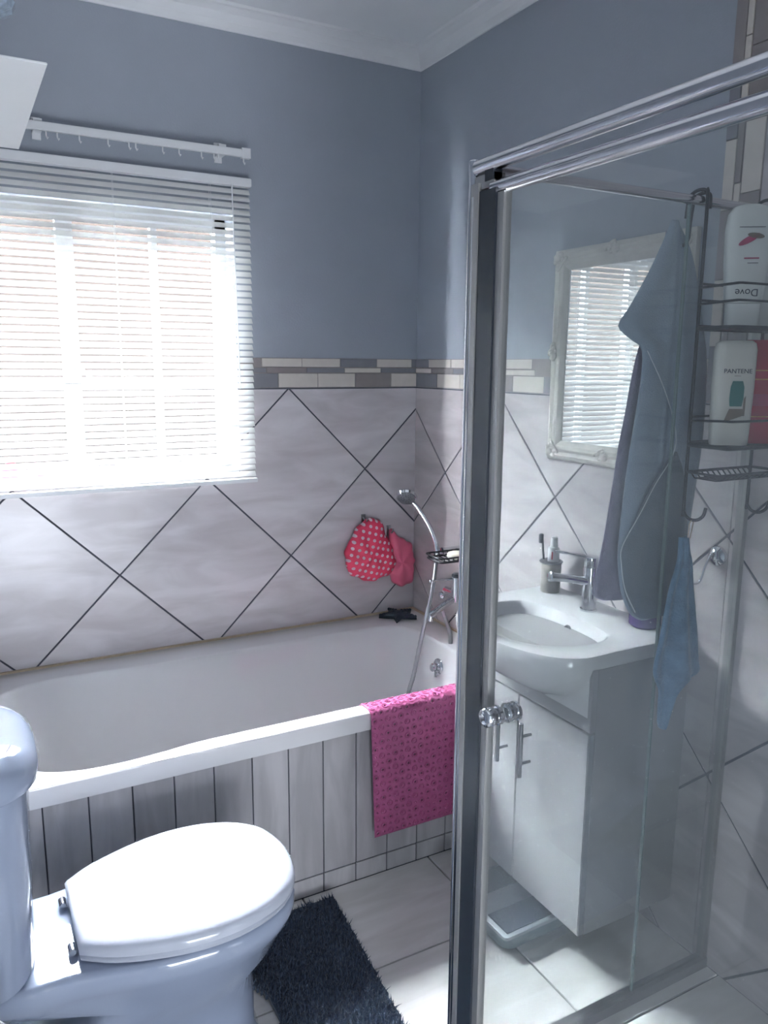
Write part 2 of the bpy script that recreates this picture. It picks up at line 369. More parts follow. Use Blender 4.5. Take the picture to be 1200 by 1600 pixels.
# ------------------------------------------------------------------ window with glazing, bars, sill
bm = newbm(); Y0, Y1 = .09, .13
for a in ((WX0, WX1, WZ0, WZ0+.035), (WX0, WX1, WZ1-.035, WZ1), (WX0, WX0+.035, WZ0, WZ1), (WX1-.035, WX1, WZ0, WZ1)): box(bm, a[0], a[1], Y0, Y1, a[2], a[3])
win = struct('window_1', bm, 'white')
def wbar(x0, x1, z0, z1, n='glazing_bar'): b = newbm(); box(b, x0, x1, Y0+.002, Y1-.004, z0, z1); obj(n, b, 'white', win)
wbar(-1.255, -1.205, WZ0+.035, WZ1-.035, 'mullion'); wbar(-.965, -.945, WZ0+.035, WZ1-.035); wbar(WX0+.035, WX1-.035, 1.415, 1.437, 'transom'); wbar(-1.50, -1.48, WZ0+.035, WZ1-.035)
for x0, x1 in ((-1.565, -1.50), (-1.48, -1.255), (-1.205, -.965), (-.945, -.75)):
    for z0, z1 in ((1.16, 1.415), (1.437, 1.95)): b = newbm(); box(b, x0, x1, .108, .112, z0, z1); obj('pane', b, 'winglass', win)
b = newbm(); cyl(b, (-1.225, .09, 1.49), (-1.225, .07, 1.49), .008); tube(b, [(-1.225, .07, 1.495), (-1.20, .068, 1.475), (-1.165, .066, 1.44)], .006, 8); obj('window_handle', b, 'brushed', win, smooth=True)
bm = newbm(); box(bm, WX0, WX1, .0, .09, WZ0-.004, WZ0+.012); struct('trim_6', bm, 'white')
# outside: added wall and ground, coloured near-black to darken the slat gaps
bm = newbm(); box(bm, -4.5, 2.5, 2.3, 2.6, -.3, 2.75); struct('wall_backdrop', bm, 'backdrop')
bm = newbm(); box(bm, -4.5, 2.5, .25, 3.0, -.3, -.2); struct('floor_outside', bm, 'backdrop')
# sill bottles behind the blind
def sill_bottle(x, h, r, mat, capmat, label):
    t = thing('sill_bottle', label, 'bottle', (x, .045, WZ0+.012), 'bottles on the window sill behind the blind')
    b = newbm(); lathe(b, (x, .045, WZ0+.012), (0, 0, 1), [(0, r*.9), (.004, r), (h*.7, r), (h*.8, r*.5), (h*.82, r*.5)]); obj('body', b, mat, t, smooth=40)
    b = newbm(); lathe(b, (x, .045, WZ0+.012+h*.82), (0, 0, 1), [(0, r*.55), (h*.18, r*.5)]); obj('cap', b, capmat, t, smooth=40)
sill_bottle(-1.435, .07, .026, 'pinkcap', 'red', 'small pink bottle behind the blind at the sill, left end')
sill_bottle(-1.20, .07, .022, 'white', 'orange', 'small white bottle with orange cap on the sill behind the blind')
sill_bottle(-1.345, .055, .014, 'pinkcap', 'purple', 'thin bottle on the sill between the pink and the white ones')
# ------------------------------------------------------------------ venetian blind
BX0, BX1, BY = -1.66, -.664, -.035
bl = thing('venetian_blind', 'white venetian blind with thin slats lowered over the bright window', 'blind', ((BX0+BX1)/2, BY, 2.09))
obj('head_rail', bbox(BX0, BX1, BY-.014, BY+.014, 2.068, 2.094), 'white', bl)
obj('bottom_rail', bbox(BX0, BX1, BY-.013, BY+.013, 1.098, 1.112), 'white', bl)
slat_me = None; zs = 1.128; n_s = 44; pitch = (2.052-1.128)/(n_s-1)
for k in range(n_s):
    if slat_me is None:
        b = newbm(); ang = math.radians(55); Ls = []
        for s in (-.0102, -.0052, 0, .0052, .0102):
            cv = .0010*(1-(s/.0102)**2)
            yy = s*math.cos(ang)-cv*math.sin(ang); zz = s*math.sin(ang)+cv*math.cos(ang)
            Ls.append([Vector((BX0+.004, yy, zz)), Vector((BX1-.004, yy, zz))])
        loft(b, Ls, False, False, closed=False)
        o = obj('slat', b, 'slat', bl, smooth=True, loc=(0, 0, 0)); slat_me = o.data
    else: o = bpy.data.objects.new('slat', slat_me); C.objects.link(o)
    o.parent = bl; o.location = Vector((0, BY, zs+k*pitch))-bl.location
for x in (-1.55, -1.10, -.80):
    b = newbm()
    for dy in (-.0095, .0095): cyl(b, (x, BY+dy, 1.105), (x, BY+dy, 2.07), .0007, 5)
    obj('ladder_cord', b, 'white', bl)
b = newbm(); tube(b, [(-.732, BY-.018, 2.07), (-.728, BY-.020, 1.75), (-.722, BY-.02, 1.42)], .0022, 6); obj('tilt_wand', b, 'white', bl)
# curtain track
ct = thing('curtain_track', 'white curtain track with gliders on the wall above the blind', 'curtain rail', (-1.2, -.06, 2.165))
obj('rail', bbox(-1.72, -.685, -.068, -.052, 2.153, 2.176), 'white', ct)
b = newbm(); box(b, -.70, -.672, -.07, -.05, 2.150, 2.180); obj('end_stop', b, 'white', ct)
for x in (-.76, -1.30, -1.68): b = newbm(); box(b, x-.012, x+.012, -.056, 0, 2.156, 2.186); box(b, x-.012, x+.012, -.006, 0, 2.14, 2.20); obj('bracket', b, 'white', ct)
for x in (-.693, -.775, -.79, -.83, -.90, -.95, -1.03, -1.05, -1.11, -1.19, -1.25, -1.28):
    b = newbm(); tube(b, [(x, -.06, 2.155), (x, -.06, 2.140), (x+.003, -.063, 2.131), (x+.005, -.06, 2.137)], .0022, 6); obj('glider', b, 'white', ct)
# ------------------------------------------------------------------ bath
def ray_poly(c, th, poly):
    d = (math.cos(th), math.sin(th)); best = None
    for i in range(len(poly)):
        p, q = poly[i], poly[(i+1) % len(poly)]; ex, ey = q[0]-p[0], q[1]-p[1]; den = d[0]*ey-d[1]*ex
        if abs(den) < 1e-12: continue
        px, py = p[0]-c[0], p[1]-c[1]; s = (px*ey-py*ex)/den; v = (px*d[1]-py*d[0])/den
        if s > 0 and -1e-9 <= v <= 1+1e-9 and (best is None or s < best): best = s
    return (c[0]+d[0]*best, c[1]+d[1]*best)
def spline2(P, k=8):
    n = len(P); out = []
    for i in range(n):
        p0, p1, p2, p3 = [Vector((*P[(i+j) % n], 0)) for j in (-1, 0, 1, 2)]
        for j in range(k):
            t = j/k; v = .5*((2*p1)+(-p0+p2)*t+(2*p0-5*p1+4*p2-p3)*t*t+(-p0+3*p1-3*p2+p3)*t**3); out.append((v.x, v.y))
    return out
ZT = .533
outer = [(-1.735, -.792), (-.004, -.792), (-.004, -.006), (-1.735, -.006)]
opening = spline2([(-.12, -.40), (-.125, -.60), (-.16, -.70), (-.26, -.732), (-.55, -.733), (-.90, -.733), (-1.08, -.735), (-1.18, -.748), (-1.28, -.756), (-1.38, -.747), (-1.47, -.705), (-1.56, -.60), (-1.59, -.42),
                   (-1.56, -.24), (-1.47, -.14), (-1.34, -.115), (-1.15, -.13), (-.9, -.135), (-.5, -.135), (-.26, -.14), (-.16, -.18), (-.125, -.27)])
inner = spline2([(-.24, -.40), (-.27, -.58), (-.36, -.63), (-.8, -.63), (-1.2, -.61), (-1.29, -.42), (-1.2, -.23), (-.8, -.22), (-.36, -.22), (-.27, -.26)])
cb = (-.8, -.42); NA = 144
angs = sorted([2*PI*i/NA for i in range(NA)]+[math.atan2(p[1]-cb[1], p[0]-cb[0]) % (2*PI) for p in outer])
def ring(poly, z, c=cb, A=angs, s=1): return [Vector((*[c[k]+(q-c[k])*s for k, q in enumerate(ray_poly(c, a, poly))], z)) for a in A]
def mixring(A_, B_, f, z): return [Vector((a.x*(1-f)+b.x*f, a.y*(1-f)+b.y*f, z)) for a, b in zip(A_, B_)]
o0 = ring(outer, ZT); op = ring(opening, ZT); inn = ring(inner, .13)
ins = mixring(o0, [Vector((cb[0], cb[1], 0))]*len(o0), .012, 0)
L = []
L.append([Vector((p.x, p.y, .482)) for p in o0]); L.append([Vector((p.x, p.y, ZT-.006)) for p in o0])
L.append([Vector((p.x*.998+q.x*.002, p.y*.995+q.y*.005, ZT-.001)) for p, q in zip(o0, op)]); L.append([Vector((p.x*.98+q.x*.02, p.y*.98+q.y*.02, ZT)) for p, q in zip(o0, op)])
L.append(mixring(o0, op, .96, ZT)); L.append(mixring(op, inn, .01, ZT-.003)); L.append(mixring(op, inn, .04, ZT-.012))
for f, z in ((.12, .49), (.25, .43), (.42, .34), (.60, .25), (.78, .175), (.92, .14)): L.append(mixring(op, inn, f, z))
L.append(inn); L.append(mixring(inn, [Vector((cb[0], cb[1], 0))]*len(inn), .35, .122))
bath = thing('bathtub', 'white built-in bathtub below the window with tiled front', 'bathtub', (-.87, -.4, .12))
bm = newbm(); loft(bm, L, False, True); obj('tub', bm, 'enamel', bath, smooth=50)
b = newbm(); lathe(b, (-.139, -.42, .452), (-1, 0, .12), [(0, .030), (.006, .031), (.010, .026), (.012, .01)]); obj('overflow_plate', b, 'chrome', bath, smooth=40)
b = newbm(); lathe(b, (-.162, -.42, .455), (-1, 0, .12), [(-.016, .013), (.006, .015), (.010, .012)]); tube(b, [(-.16, -.43, .44), (-.165, -.437, .425)], .006); obj('waste_knob', b, 'chrome', bath, smooth=40)
b = newbm(); box(b, -1.735, -.005, -.012, -.004, ZT-.004, ZT+.007); struct('trim_7', b, 'sealant')
b = newbm(); box(b, -.013, -.004, -.79, -.012, ZT-.004, ZT+.007); struct('trim_8', b, 'sealant')
# tiled bath front
PW, PX = .1036, -.8488
b = newbm(); box(b, -1.74, 0, -.764, -.752, -.004, .481); bp = struct('trim_9', b, 'grout')
k = -9
while PX+k*PW < 0:
    x0, x1 = max(PX+k*PW, -1.738)+.0018, min(PX+(k+1)*PW, -.002)-.0018
    if x1-x0 > .01:
        for z0, z1, nm in ((.060, .4785, 'tile'), (.001, .0563, 'tile')):
            b = newbm(); prism(b, [(x0, -.763, z0), (x1, -.763, z0), (x1, -.763, z1), (x0, -.763, z1)], (0, -.0055, 0), .001); obj(nm, b, 'bath_tile', bp)
    k += 1
# ------------------------------------------------------------------ toilet
TY = -1.12
def hw_loop(tab, z, dy=0, n=26, s=1.0):
    xs = [p[0] for p in tab]; ws = [p[1]*s for p in tab]
    P = []
    sm = smooth_path([(x, w_, 0) for x, w_ in zip(xs, ws)], 6)
    L_ = [0]
    for a, c in zip(sm, sm[1:]): L_.append(L_[-1]+(c-a).length)
    for i in range(n):
        d = L_[-1]*i/(n-1); j = max(q for q in range(len(L_)) if L_[q] <= d+1e-12); j = min(j, len(sm)-2)
        f = (d-L_[j])/max(L_[j+1]-L_[j], 1e-9); p = sm[j].lerp(sm[j+1], f); P.append((p.x, max(p.y, 0)))
    return [Vector((x, TY+dy-w_, z)) for x, w_ in P]+[Vector((x, TY+dy+w_, z)) for x, w_ in P[-2::-1]]
def shrink(tab, d, f=1.0):
    cx = sum(p[0] for p in tab)/len(tab)
    x0, x1 = tab[0][0], tab[-1][0]
    return [(x0+d+(x-x0)/(x1-x0)*(x1-x0-2*d), max(w_-d, 0)*f if i < len(tab)-1 else 0) for i, (x, w_) in enumerate(tab)]
rim = [(-1.60, .125), (-1.55, .137), (-1.48, .140), (-1.42, .152), (-1.34, .174), (-1.25, .186), (-1.17, .186), (-1.10, .168), (-1.05, .140), (-1.015, .098), (-1.002, .05), (-.998, 0)]
toi = thing('toilet', 'white close-coupled toilet with its lid closed in front of the bath', 'toilet', (-1.35, TY, 0))
bm = newbm(); LL = []
ped = [(-1.60, .075), (-1.52, .085), (-1.44, .09), (-1.36, .098), (-1.28, .105), (-1.22, .108), (-1.17, .104), (-1.14, .096), (-1.12, .08), (-1.10, .055), (-1.09, .03), (-1.085, 0)]
bow = [(-1.42, .10), (-1.40, .12), (-1.36, .14), (-1.30, .15), (-1.25, .155), (-1.20, .155), (-1.15, .142), (-1.10, .118), (-1.065, .085), (-1.045, .05), (-1.038, .02), (-1.035, 0)]
bow2 = [(-1.44, .08), (-1.42, .09), (-1.38, .10), (-1.32, .105), (-1.28, .112), (-1.23, .114), (-1.18, .108), (-1.14, .095), (-1.115, .07), (-1.10, .045), (-1.095, .02), (-1.09, 0)]
LL.append(hw_loop(shrink(ped, -.01), 0)); LL.append(hw_loop(shrink(ped, -.008), .03)); LL.append(hw_loop(ped, .05)); LL.append(hw_loop(ped, .15))
LL.append(hw_loop(bow2, .20)); LL.append(hw_loop(bow, .262)); LL.append(hw_loop(shrink([(x, w_) for x, w_ in rim], .018), .312)); LL.append(hw_loop(shrink(rim, .006), .335)); LL.append(hw_loop(rim, .355)); LL.append(hw_loop(rim, .378)); LL.append(hw_loop(shrink(rim, .006), .386)); LL.append(hw_loop(shrink(rim, .012), .387))
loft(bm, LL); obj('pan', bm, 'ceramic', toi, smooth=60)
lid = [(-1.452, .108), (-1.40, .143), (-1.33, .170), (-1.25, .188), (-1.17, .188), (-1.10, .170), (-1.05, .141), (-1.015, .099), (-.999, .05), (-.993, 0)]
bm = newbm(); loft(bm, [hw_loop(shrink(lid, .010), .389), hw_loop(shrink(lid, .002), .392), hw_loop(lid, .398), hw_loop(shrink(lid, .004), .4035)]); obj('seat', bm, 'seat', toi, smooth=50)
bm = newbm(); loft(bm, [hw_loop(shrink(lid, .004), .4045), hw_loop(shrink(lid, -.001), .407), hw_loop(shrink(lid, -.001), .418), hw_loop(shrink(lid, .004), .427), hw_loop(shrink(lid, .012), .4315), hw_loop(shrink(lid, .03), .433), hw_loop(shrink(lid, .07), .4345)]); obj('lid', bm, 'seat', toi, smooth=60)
for s in (-1, 1): b = newbm(); cyl(b, (-1.462, TY+s*.075-.012, .398), (-1.462, TY+s*.075+.012, .398), .008, 12, .002); cyl(b, (-1.462, TY+s*.075, .386), (-1.462, TY+s*.075, .398), .006); obj('hinge', b, 'chrome', toi, smooth=40)
def cist(x0, x1, hw, z, e=2.7, n=48):
    P = []
    for i in range(n):
        a = 2*PI*i/n; c, s = math.cos(a), math.sin(a); ee = e if c > 0 else 9
        P.append(Vector(((x0+x1)/2+(x1-x0)/2*math.copysign(abs(c)**(2/ee), c), TY+hw*math.copysign(abs(s)**(2/e), s), z)))
    return P
bm = newbm(); loft(bm, [cist(-1.735, -1.535, .150, .388), cist(-1.737, -1.525, .158, .395), cist(-1.737, -1.518, .163, .55), cist(-1.737, -1.510, .166, .768)]); obj('cistern', bm, 'ceramic', toi, smooth=50)
bm = newbm(); loft(bm, [cist(-1.738, -1.500, .170, .770), cist(-1.738, -1.492, .176, .776), cist(-1.738, -1.490, .178, .795), cist(-1.738, -1.496, .174, .815), cist(-1.736, -1.510, .162, .829), cist(-1.730, -1.53, .140, .836), cist(-1.71, -1.56, .10, .839)])
obj('cistern_lid', bm, 'ceramic', toi, smooth=60)
b = newbm(); lathe(b, (-1.62, TY, .838), (0, 0, 1), [(0, .022), (.004, .022), (.006, .018)]); obj('flush_button', b, 'chrome', toi, smooth=40)
# brush holder beside the toilet
bh = thing('toilet_brush_holder', 'white round-topped plastic toilet brush holder beside the toilet, at the lower left', 'brush holder', (-1.645, -1.44, 0))
b = newbm(); lathe(b, (-1.645, -1.44, 0), (0, 0, 1), [(0, .055), (.01, .06), (.38, .07), (.395, .072)], 32); obj('holder', b, 'white', bh, smooth=40)
b = newbm(); lathe(b, (-1.645, -1.44, .397), (0, 0, 1), [(0, .074), (.03, .078), (.06, .074), (.085, .058), (.1, .03), (.104, .004)], 32); obj('lid', b, 'white', bh, smooth=50)
# ------------------------------------------------------------------ bath mat (shag) with cut-out
def in_mat(x, y):
    ang = .03; dx, dy = x+.74, y+.815
    a = dx*math.cos(ang)-dy*math.sin(ang)*-1; b_ = -dx*math.sin(ang)*-1+dy*math.cos(ang)
    if not (-.62 < dx+ -dy*.085 < .0 and -.62 < dy-dx*.03 < 0): return False
    return not ((x+1.19)**2+(y+1.115)**2 < .165**2 or (x < -1.19 and abs(y+1.115) < .165))
bm = newbm(); cell = .006; grid = {}
def gv(i, j):
    if (i, j) not in grid: grid[i, j] = bm.verts.new((-1.40+i*cell, -1.46+j*cell, .014))
    return grid[i, j]
for i in range(120):
    for j in range(116):
        if in_mat(-1.40+(i+.5)*cell, -1.46+(j+.5)*cell): bm.faces.new((gv(i, j), gv(i+1, j), gv(i+1, j+1), gv(i, j+1)))
r_ = bmesh.ops.extrude_face_region(bm, geom=bm.faces[:]); bmesh.ops.translate(bm, verts=[v for v in r_['geom'] if isinstance(v, bmesh.types.BMVert)], vec=(0, 0, -.012))
rug = thing('bath_mat', 'dark blue shaggy pedestal mat with a rounded cut-out on the tiled floor', 'bath mat', (-1.03, -1.12, .001))
obj('backing', bm, 'shag', rug)
V, Fc = [], []
for _ in range(26000):
    x, y = random.uniform(-1.40, -.68), random.uniform(-1.46, -.79)
    if not in_mat(x, y): continue
    a = random.uniform(0, 2*PI); wd = .0022; h = random.uniform(.010, .019); tx, ty = random.gauss(0, .006), random.gauss(0, .006)
    k = len(V); V += [(x-wd*math.cos(a), y-wd*math.sin(a), .012), (x+wd*math.cos(a), y+wd*math.sin(a), .012), (x+tx, y+ty, .013+h)]; Fc.append((k, k+1, k+2))
me = bpy.data.meshes.new('pile'); me.from_pydata([tuple(Vector(v)-rug.location) for v in V], [], Fc); me.materials.append(M['shag'])
pile = bpy.data.objects.new('pile', me); C.objects.link(pile); pile.parent = rug; pile['kind'] = 'stuff'
# ------------------------------------------------------------------ pink suction bath mat draped over the bath edge
PXA, PXB = -.612, -.268
prof = [(-.700, .36), (-.722, .50), (-.731, .534), (-.745, .540), (-.785, .5415), (-.800, .536), (-.803, .520), (-.8045, .147)]
pl = [0]
for a, b_ in zip(prof, prof[1:]): pl.append(pl[-1]+math.dist(a, b_))
def matpt(x, s, h):
    s = min(max(s, 0), pl[-1]); j = max(q for q in range(len(pl)-1) if pl[q] <= s+1e-12)
    f = (s-pl[j])/(pl[j+1]-pl[j]); y = prof[j][0]+(prof[j+1][0]-prof[j][0])*f; z = prof[j][1]+(prof[j+1][1]-prof[j][1])*f
    def tg(q): q = min(max(q, 0), len(prof)-2); v = Vector((prof[q+1][0]-prof[q][0], prof[q+1][1]-prof[q][1])); return v.normalized()
    tv = tg(j).lerp(tg(j+1) if f > .5 else tg(j-1), abs(f-.5)*.9).normalized()
    ny, nz = tv.y, -tv.x
    x2 = x+ .035*max(0, (.52-z))*(1 if z < .52 and y < -.78 else 0)
    return Vector((x2, y-abs(ny)*h if y < -.76 else y+ny*-h*0, z+(h if abs(tv.y) < .5 else 0)))
bm = newbm(); c_ = .0215; nx = int((PXB-PXA)/c_); ns = int(pl[-1]/c_)
big = lambda i, j: (i % 2 == 0 and j % 2 == 0)
K = 12
base = {}
def bv(x, s, h=0):
    key = (round(x, 5), round(s, 5), h)
    if key not in base: base[key] = bm.verts.new(matpt(x, s, h))
    return base[key]
for i in range(nx):
    for j in range(ns):
        x0, s0 = PXA+i*(PXB-PXA)/nx, j*pl[-1]/ns; dx, dsx = (PXB-PXA)/nx, pl[-1]/ns
        cx, cs = x0+dx/2, s0+dsx/2
        sq = [(x0, s0), (x0+dx/2, s0), (x0+dx, s0), (x0+dx, s0+dsx/2), (x0+dx, s0+dsx), (x0+dx/2, s0+dsx), (x0, s0+dsx), (x0, s0+dsx/2)]
        outer_ = [bv(*q) for q in sq]; kind = (i+2*j) % 4
        if (i+j) % 2 == 0: rs = [(.92, 0), (.86, .0026), (.72, .0026), (.62, .0004), (.40, .0004), (.34, -.0035 if (i+j) % 4 == 0 else .0018)]
        else: rs = [(.45, 0), (.36, .0014), (.26, .0012), (.22, -.003)]
        prev = outer_
        for rr, hh in rs:
            cur = [bm.verts.new(matpt(cx+math.cos(-PI*.75+q*PI/4)*dx/2*rr, cs+math.sin(-PI*.75+q*PI/4)*dsx/2*rr, hh)) for q in range(8)]
            for q in range(8): bm.faces.new((prev[q], prev[(q+1) % 8], cur[(q+1) % 8], cur[q]))
            prev = cur
        if not ((i+j) % 2 == 1 or (i+j) % 4 == 0): bm.faces.new(prev)
pm = obj('non_slip_bath_mat', bm, 'pinkmat', None, smooth=55, loc=(-.44, -.79, .54), mods=[('SOLIDIFY', dict(thickness=.002, offset=0))])
tag(pm, 'pink vinyl non-slip mat with suction rings draped over the bath edge', 'bath mat')
# ------------------------------------------------------------------ bath mixer, hand shower, soap dish
bmx = thing('bath_mixer', 'chrome bath mixer tap with lever and metal hose on the right wall', 'tap', (-.005, -.42, .70))
b = newbm(); cyl(b, (-.075, -.42, .685), (-.075, -.42, .775), .0185, 24, .002); cyl(b, (-.004, -.35, .70), (-.05, -.35, .70), .013); cyl(b, (-.004, -.49, .70), (-.05, -.49, .70), .013)
for y in (-.35, -.49): lathe(b, (-.005, y, .70), (-1, 0, 0), [(0, .028), (.006, .028), (.012, .016)])
cyl(b, (-.06, -.51, .70), (-.06, -.33, .70), .017, 20, .003); obj('body', b, 'chrome', bmx, smooth=40)
b = newbm(); tube(b, [(-.075, -.42, .700), (-.12, -.42, .680), (-.185, -.42, .648)], .0125, 14); cyl(b, (-.178, -.42, .655), (-.182, -.42, .630), .011, 14); obj('spout', b, 'chrome', bmx, smooth=40)
b = newbm(); lathe(b, (-.075, -.42, .776), (0, 0, 1), [(0, .0175), (.006, .018), (.010, .014)]); obj('cap', b, 'darkplastic', bmx, smooth=40)
b = newbm(); tube(b, [(-.085, -.42, .768), (-.14, -.42, .772), (-.182, -.42, .772)], .0038, 8); sphere(b, (-.182, -.42, .772), .006); obj('lever', b, 'chrome', bmx, smooth=40)
b = newbm(); lathe(b, (-.125, -.405, .70), (0, 0, 1), [(0, .008), (.012, .012), (.02, .010), (.024, .003)]); obj('diverter_knob', b, 'chrome', bmx, smooth=40)
b = newbm(); tube(b, [(-.118, -.40, .672), (-.118, -.40, .65), (-.105, -.415, .60), (-.095, -.42, .55), (-.10, -.42, .45), (-.105, -.415, .36), (-.12, -.38, .25), (-.17, -.34, .20), (-.235, -.36, .21), (-.26, -.39, .30), (-.25, -.40, .38), (-.235, -.405, .44), (-.205, -.41, .59), (-.165, -.40, .72), (-.135, -.375, .80), (-.122, -.36, .842)], .0068, 10, sm=12, rib=.14); obj('hose', b, 'brushed', bmx, smooth=True)
hs = thing('hand_shower', 'chrome hand shower with round head resting in its wall bracket', 'shower head', (-.12, -.355, .84))
b = newbm(); tube(b, [(-.118, -.362, .835), (-.115, -.345, .885), (-.115, -.30, .935), (-.12, -.235, .985), (-.125, -.20, 1.005)], .0095, 12, sm=5); obj('handle', b, 'chrome', hs, smooth=True)
hd = Vector((-.45, -.60, -.62)).normalized(); hc = Vector((-.14, -.175, 1.022))
b = newbm(); lathe(b, hc-hd*-.002, -hd, [(0, .036), (.008, .040), (.016, .036), (.026, .018), (.028, .004)], 28); obj('head', b, 'chrome', hs, smooth=50)
b = newbm(); lathe(b, hc, hd, [(0, .034), (.003, .033), (.0035, .004)], 28)
for rr, nn in ((.010, 6), (.019, 11), (.028, 17)):
    for q in circ(hc+hd*.003, rr, hd, nn): cyl(b, q, q+hd*.003, .0018, 6)
obj('spray_plate', b, 'brushed', hs, smooth=40)
br = thing('shower_bracket', 'chrome wall bracket that holds the hand shower', 'bracket', (0, -.365, .86))
b = newbm(); lathe(b, (-.005, -.365, .86), (-1, 0, 0), [(0, .022), (.008, .022), (.012, .012), (.08, .010), (.098, .012)]); obj('arm', b, 'chrome', br, smooth=40)
b = newbm()
for q in range(10): a0, a1 = 2*PI*q/10, 2*PI*(q+1)/10; tube(b, [(-.118+.0135*math.cos(a0), -.36+.0135*math.sin(a0), .85), (-.118+.0135*math.cos(a1), -.36+.0135*math.sin(a1), .85)], .0035, 6)
obj('ring', b, 'chrome', br, smooth=True)
sd = thing('soap_dish', 'dark wire soap dish fixed to the wall below the hand shower', 'soap dish', (0, -.43, .855))
b = newbm()
zd = .852
tube(b, [(-.005, -.40, zd), (-.16, -.395, zd), (-.185, -.41, zd), (-.185, -.47, zd), (-.16, -.49, zd), (-.005, -.485, zd)], .004, 8, sm=3)
tube(b, [(-.005, -.40, zd+.014), (-.165, -.392, zd+.014), (-.19, -.41, zd+.014), (-.19, -.475, zd+.014), (-.16, -.494, zd+.014), (-.005, -.485, zd+.014)], .003, 8, sm=3)
for k in range(9): x = -.025-k*.0185; tube(b, [(x, -.396, zd+.012), (x, -.40, zd-.002), (x, -.486, zd-.002), (x, -.49, zd+.012)], .0022, 6)
tube(b, [(-.006, -.43, zd), (-.008, -.43, zd+.05), (-.008, -.445, zd+.055), (-.006, -.455, zd+.05), (-.006, -.455, zd)], .0025, 6, sm=3); obj('wire_rack', b, 'blackwire', sd, smooth=True)
b = newbm(); box(b, -.012, -.005, -.475, -.41, zd-.02, zd+.03); obj('mounting_plate', b, 'brushed', sd)
b = newbm(); loft(b, [circ((-.10, -.442, zd+.0015), .026, n=24, sx=1.45, sy=.9), circ((-.10, -.442, zd+.007), .030, n=24, sx=1.45, sy=.9), circ((-.10, -.442, zd+.015), .028, n=24, sx=1.45, sy=.9), circ((-.10, -.442, zd+.019), .018, n=24, sx=1.45, sy=.9)])
tag(obj('soap_bar', b, 'soap', None, smooth=True, loc=(-.10, -.442, zd)), 'oval cream bar of soap on the dark wire dish', 'soap')
# starfish on the bath corner
b = newbm(); cst = Vector((-.118, -.085, ZT+.003)); Pn = []
for k in range(10): a = k*PI/5+.35; rr = .078 if k % 2 == 0 else .028; Pn.append((a, rr))
def star(s, z): return [cst+Vector((math.cos(a)*r*s, math.sin(a)*r*s, z)) for a, r in Pn]
loft(b, [star(1, 0), star(.98, .010), star(.8, .020), star(.3, .026)]); bmesh.ops.subdivide_edges(b, edges=b.edges[:], cuts=1, smooth=.4)
for k in range(5):
    a = k*2*PI/5+.35
    for q in (.25, .5, .75, .95): sphere(b, cst+Vector((math.cos(a)*.075*q, math.sin(a)*.075*q, .026-.014*q)), .006, u=8, v=6)
tag(obj('starfish_toy', b, 'teal', None, smooth=True, loc=cst), 'dark rubber starfish on the corner of the bath rim', 'bath toy')
# ------------------------------------------------------------------ shower caps on hooks
def puff(out, c, y0, depth, mat, nm, pleat, parent, seed=0):
    n = 72; c = Vector(c); sp = spline2(out, 6); b = newbm(); Ls = []
    A_ = [2*PI*i/n for i in range(n)]
    rim_ = [Vector((*ray_poly((c.x, c.z), a, sp), 0)) for a in A_]
    for f, dp in ((.90, .0), (1.0, .22), (.97, .5), (.88, .72), (.72, .88), (.5, .97), (.25, 1.02), (.06, 1.0)):
        L_ = []
        for i, (a, rv) in enumerate(zip(A_, rim_)):
            w1 = 1+pleat*math.sin(a*13+seed)*f*(1 if f > .3 else 0)*.6+pleat*.8*math.sin(a*7+f*6+seed)
            L_.append(Vector((c.x+(rv.x-c.x)*f*w1, y0-depth*dp*(1+pleat*2.2*math.sin(a*5+f*4+seed)*math.sin(f*PI)), c.z+(rv.y-c.z)*f*w1)))
        Ls.append(L_)
    loft(b, Ls); return obj(nm, b, mat, parent, smooth=True)
def hook(name, x, z, label):
    t = thing(name, label, 'hook', (x, -.004, z), 'hooks for the shower caps')
    b = newbm(); box(b, x-.009, x+.009, -.009, -.005, z-.02, z+.022); obj('plate', b, 'brushed', t)
    b = newbm(); tube(b, [(x, -.008, z+.012), (x, -.018, z+.004), (x, -.030, z-.004), (x, -.040, z+.004), (x, -.042, z+.014)], .0035, 8, sm=3); obj('prong', b, 'brushed', t, smooth=True)
hook('wall_hook', -.232, .918, 'small dark wall hook above the polka dot shower cap')
hook('wall_hook', -.121, .866, 'small dark wall hook above the plain pink shower cap')
cap1 = thing('bathing_cap', 'red and white polka dot shower cap hanging on the window wall', 'shower cap', (-.228, -.04, .80))
puff([(-.234, .925), (-.262, .900), (-.290, .864), (-.316, .815), (-.316, .755), (-.288, .710), (-.228, .682), (-.168, .684), (-.128, .700), (-.100, .748), (-.124, .814), (-.145, .859), (-.170, .908), (-.201, .928)], (-.22, 0, .79), -.012, .055, 'dots', 'cap_body', .035, cap1)
cap2 = thing('bathing_cap', 'plain pink shower cap hanging nearer the corner beside the dotted one', 'shower cap', (-.075, -.03, .74))
puff([(-.120, .872), (-.131, .818), (-.139, .729), (-.118, .675), (-.077, .638), (-.040, .638), (-.018, .665), (-.012, .726), (-.022, .793), (-.050, .827), (-.085, .842)], (-.078, 0, .74), -.010, .035, 'pinkcap', 'cap_body', .05, cap2, 2)
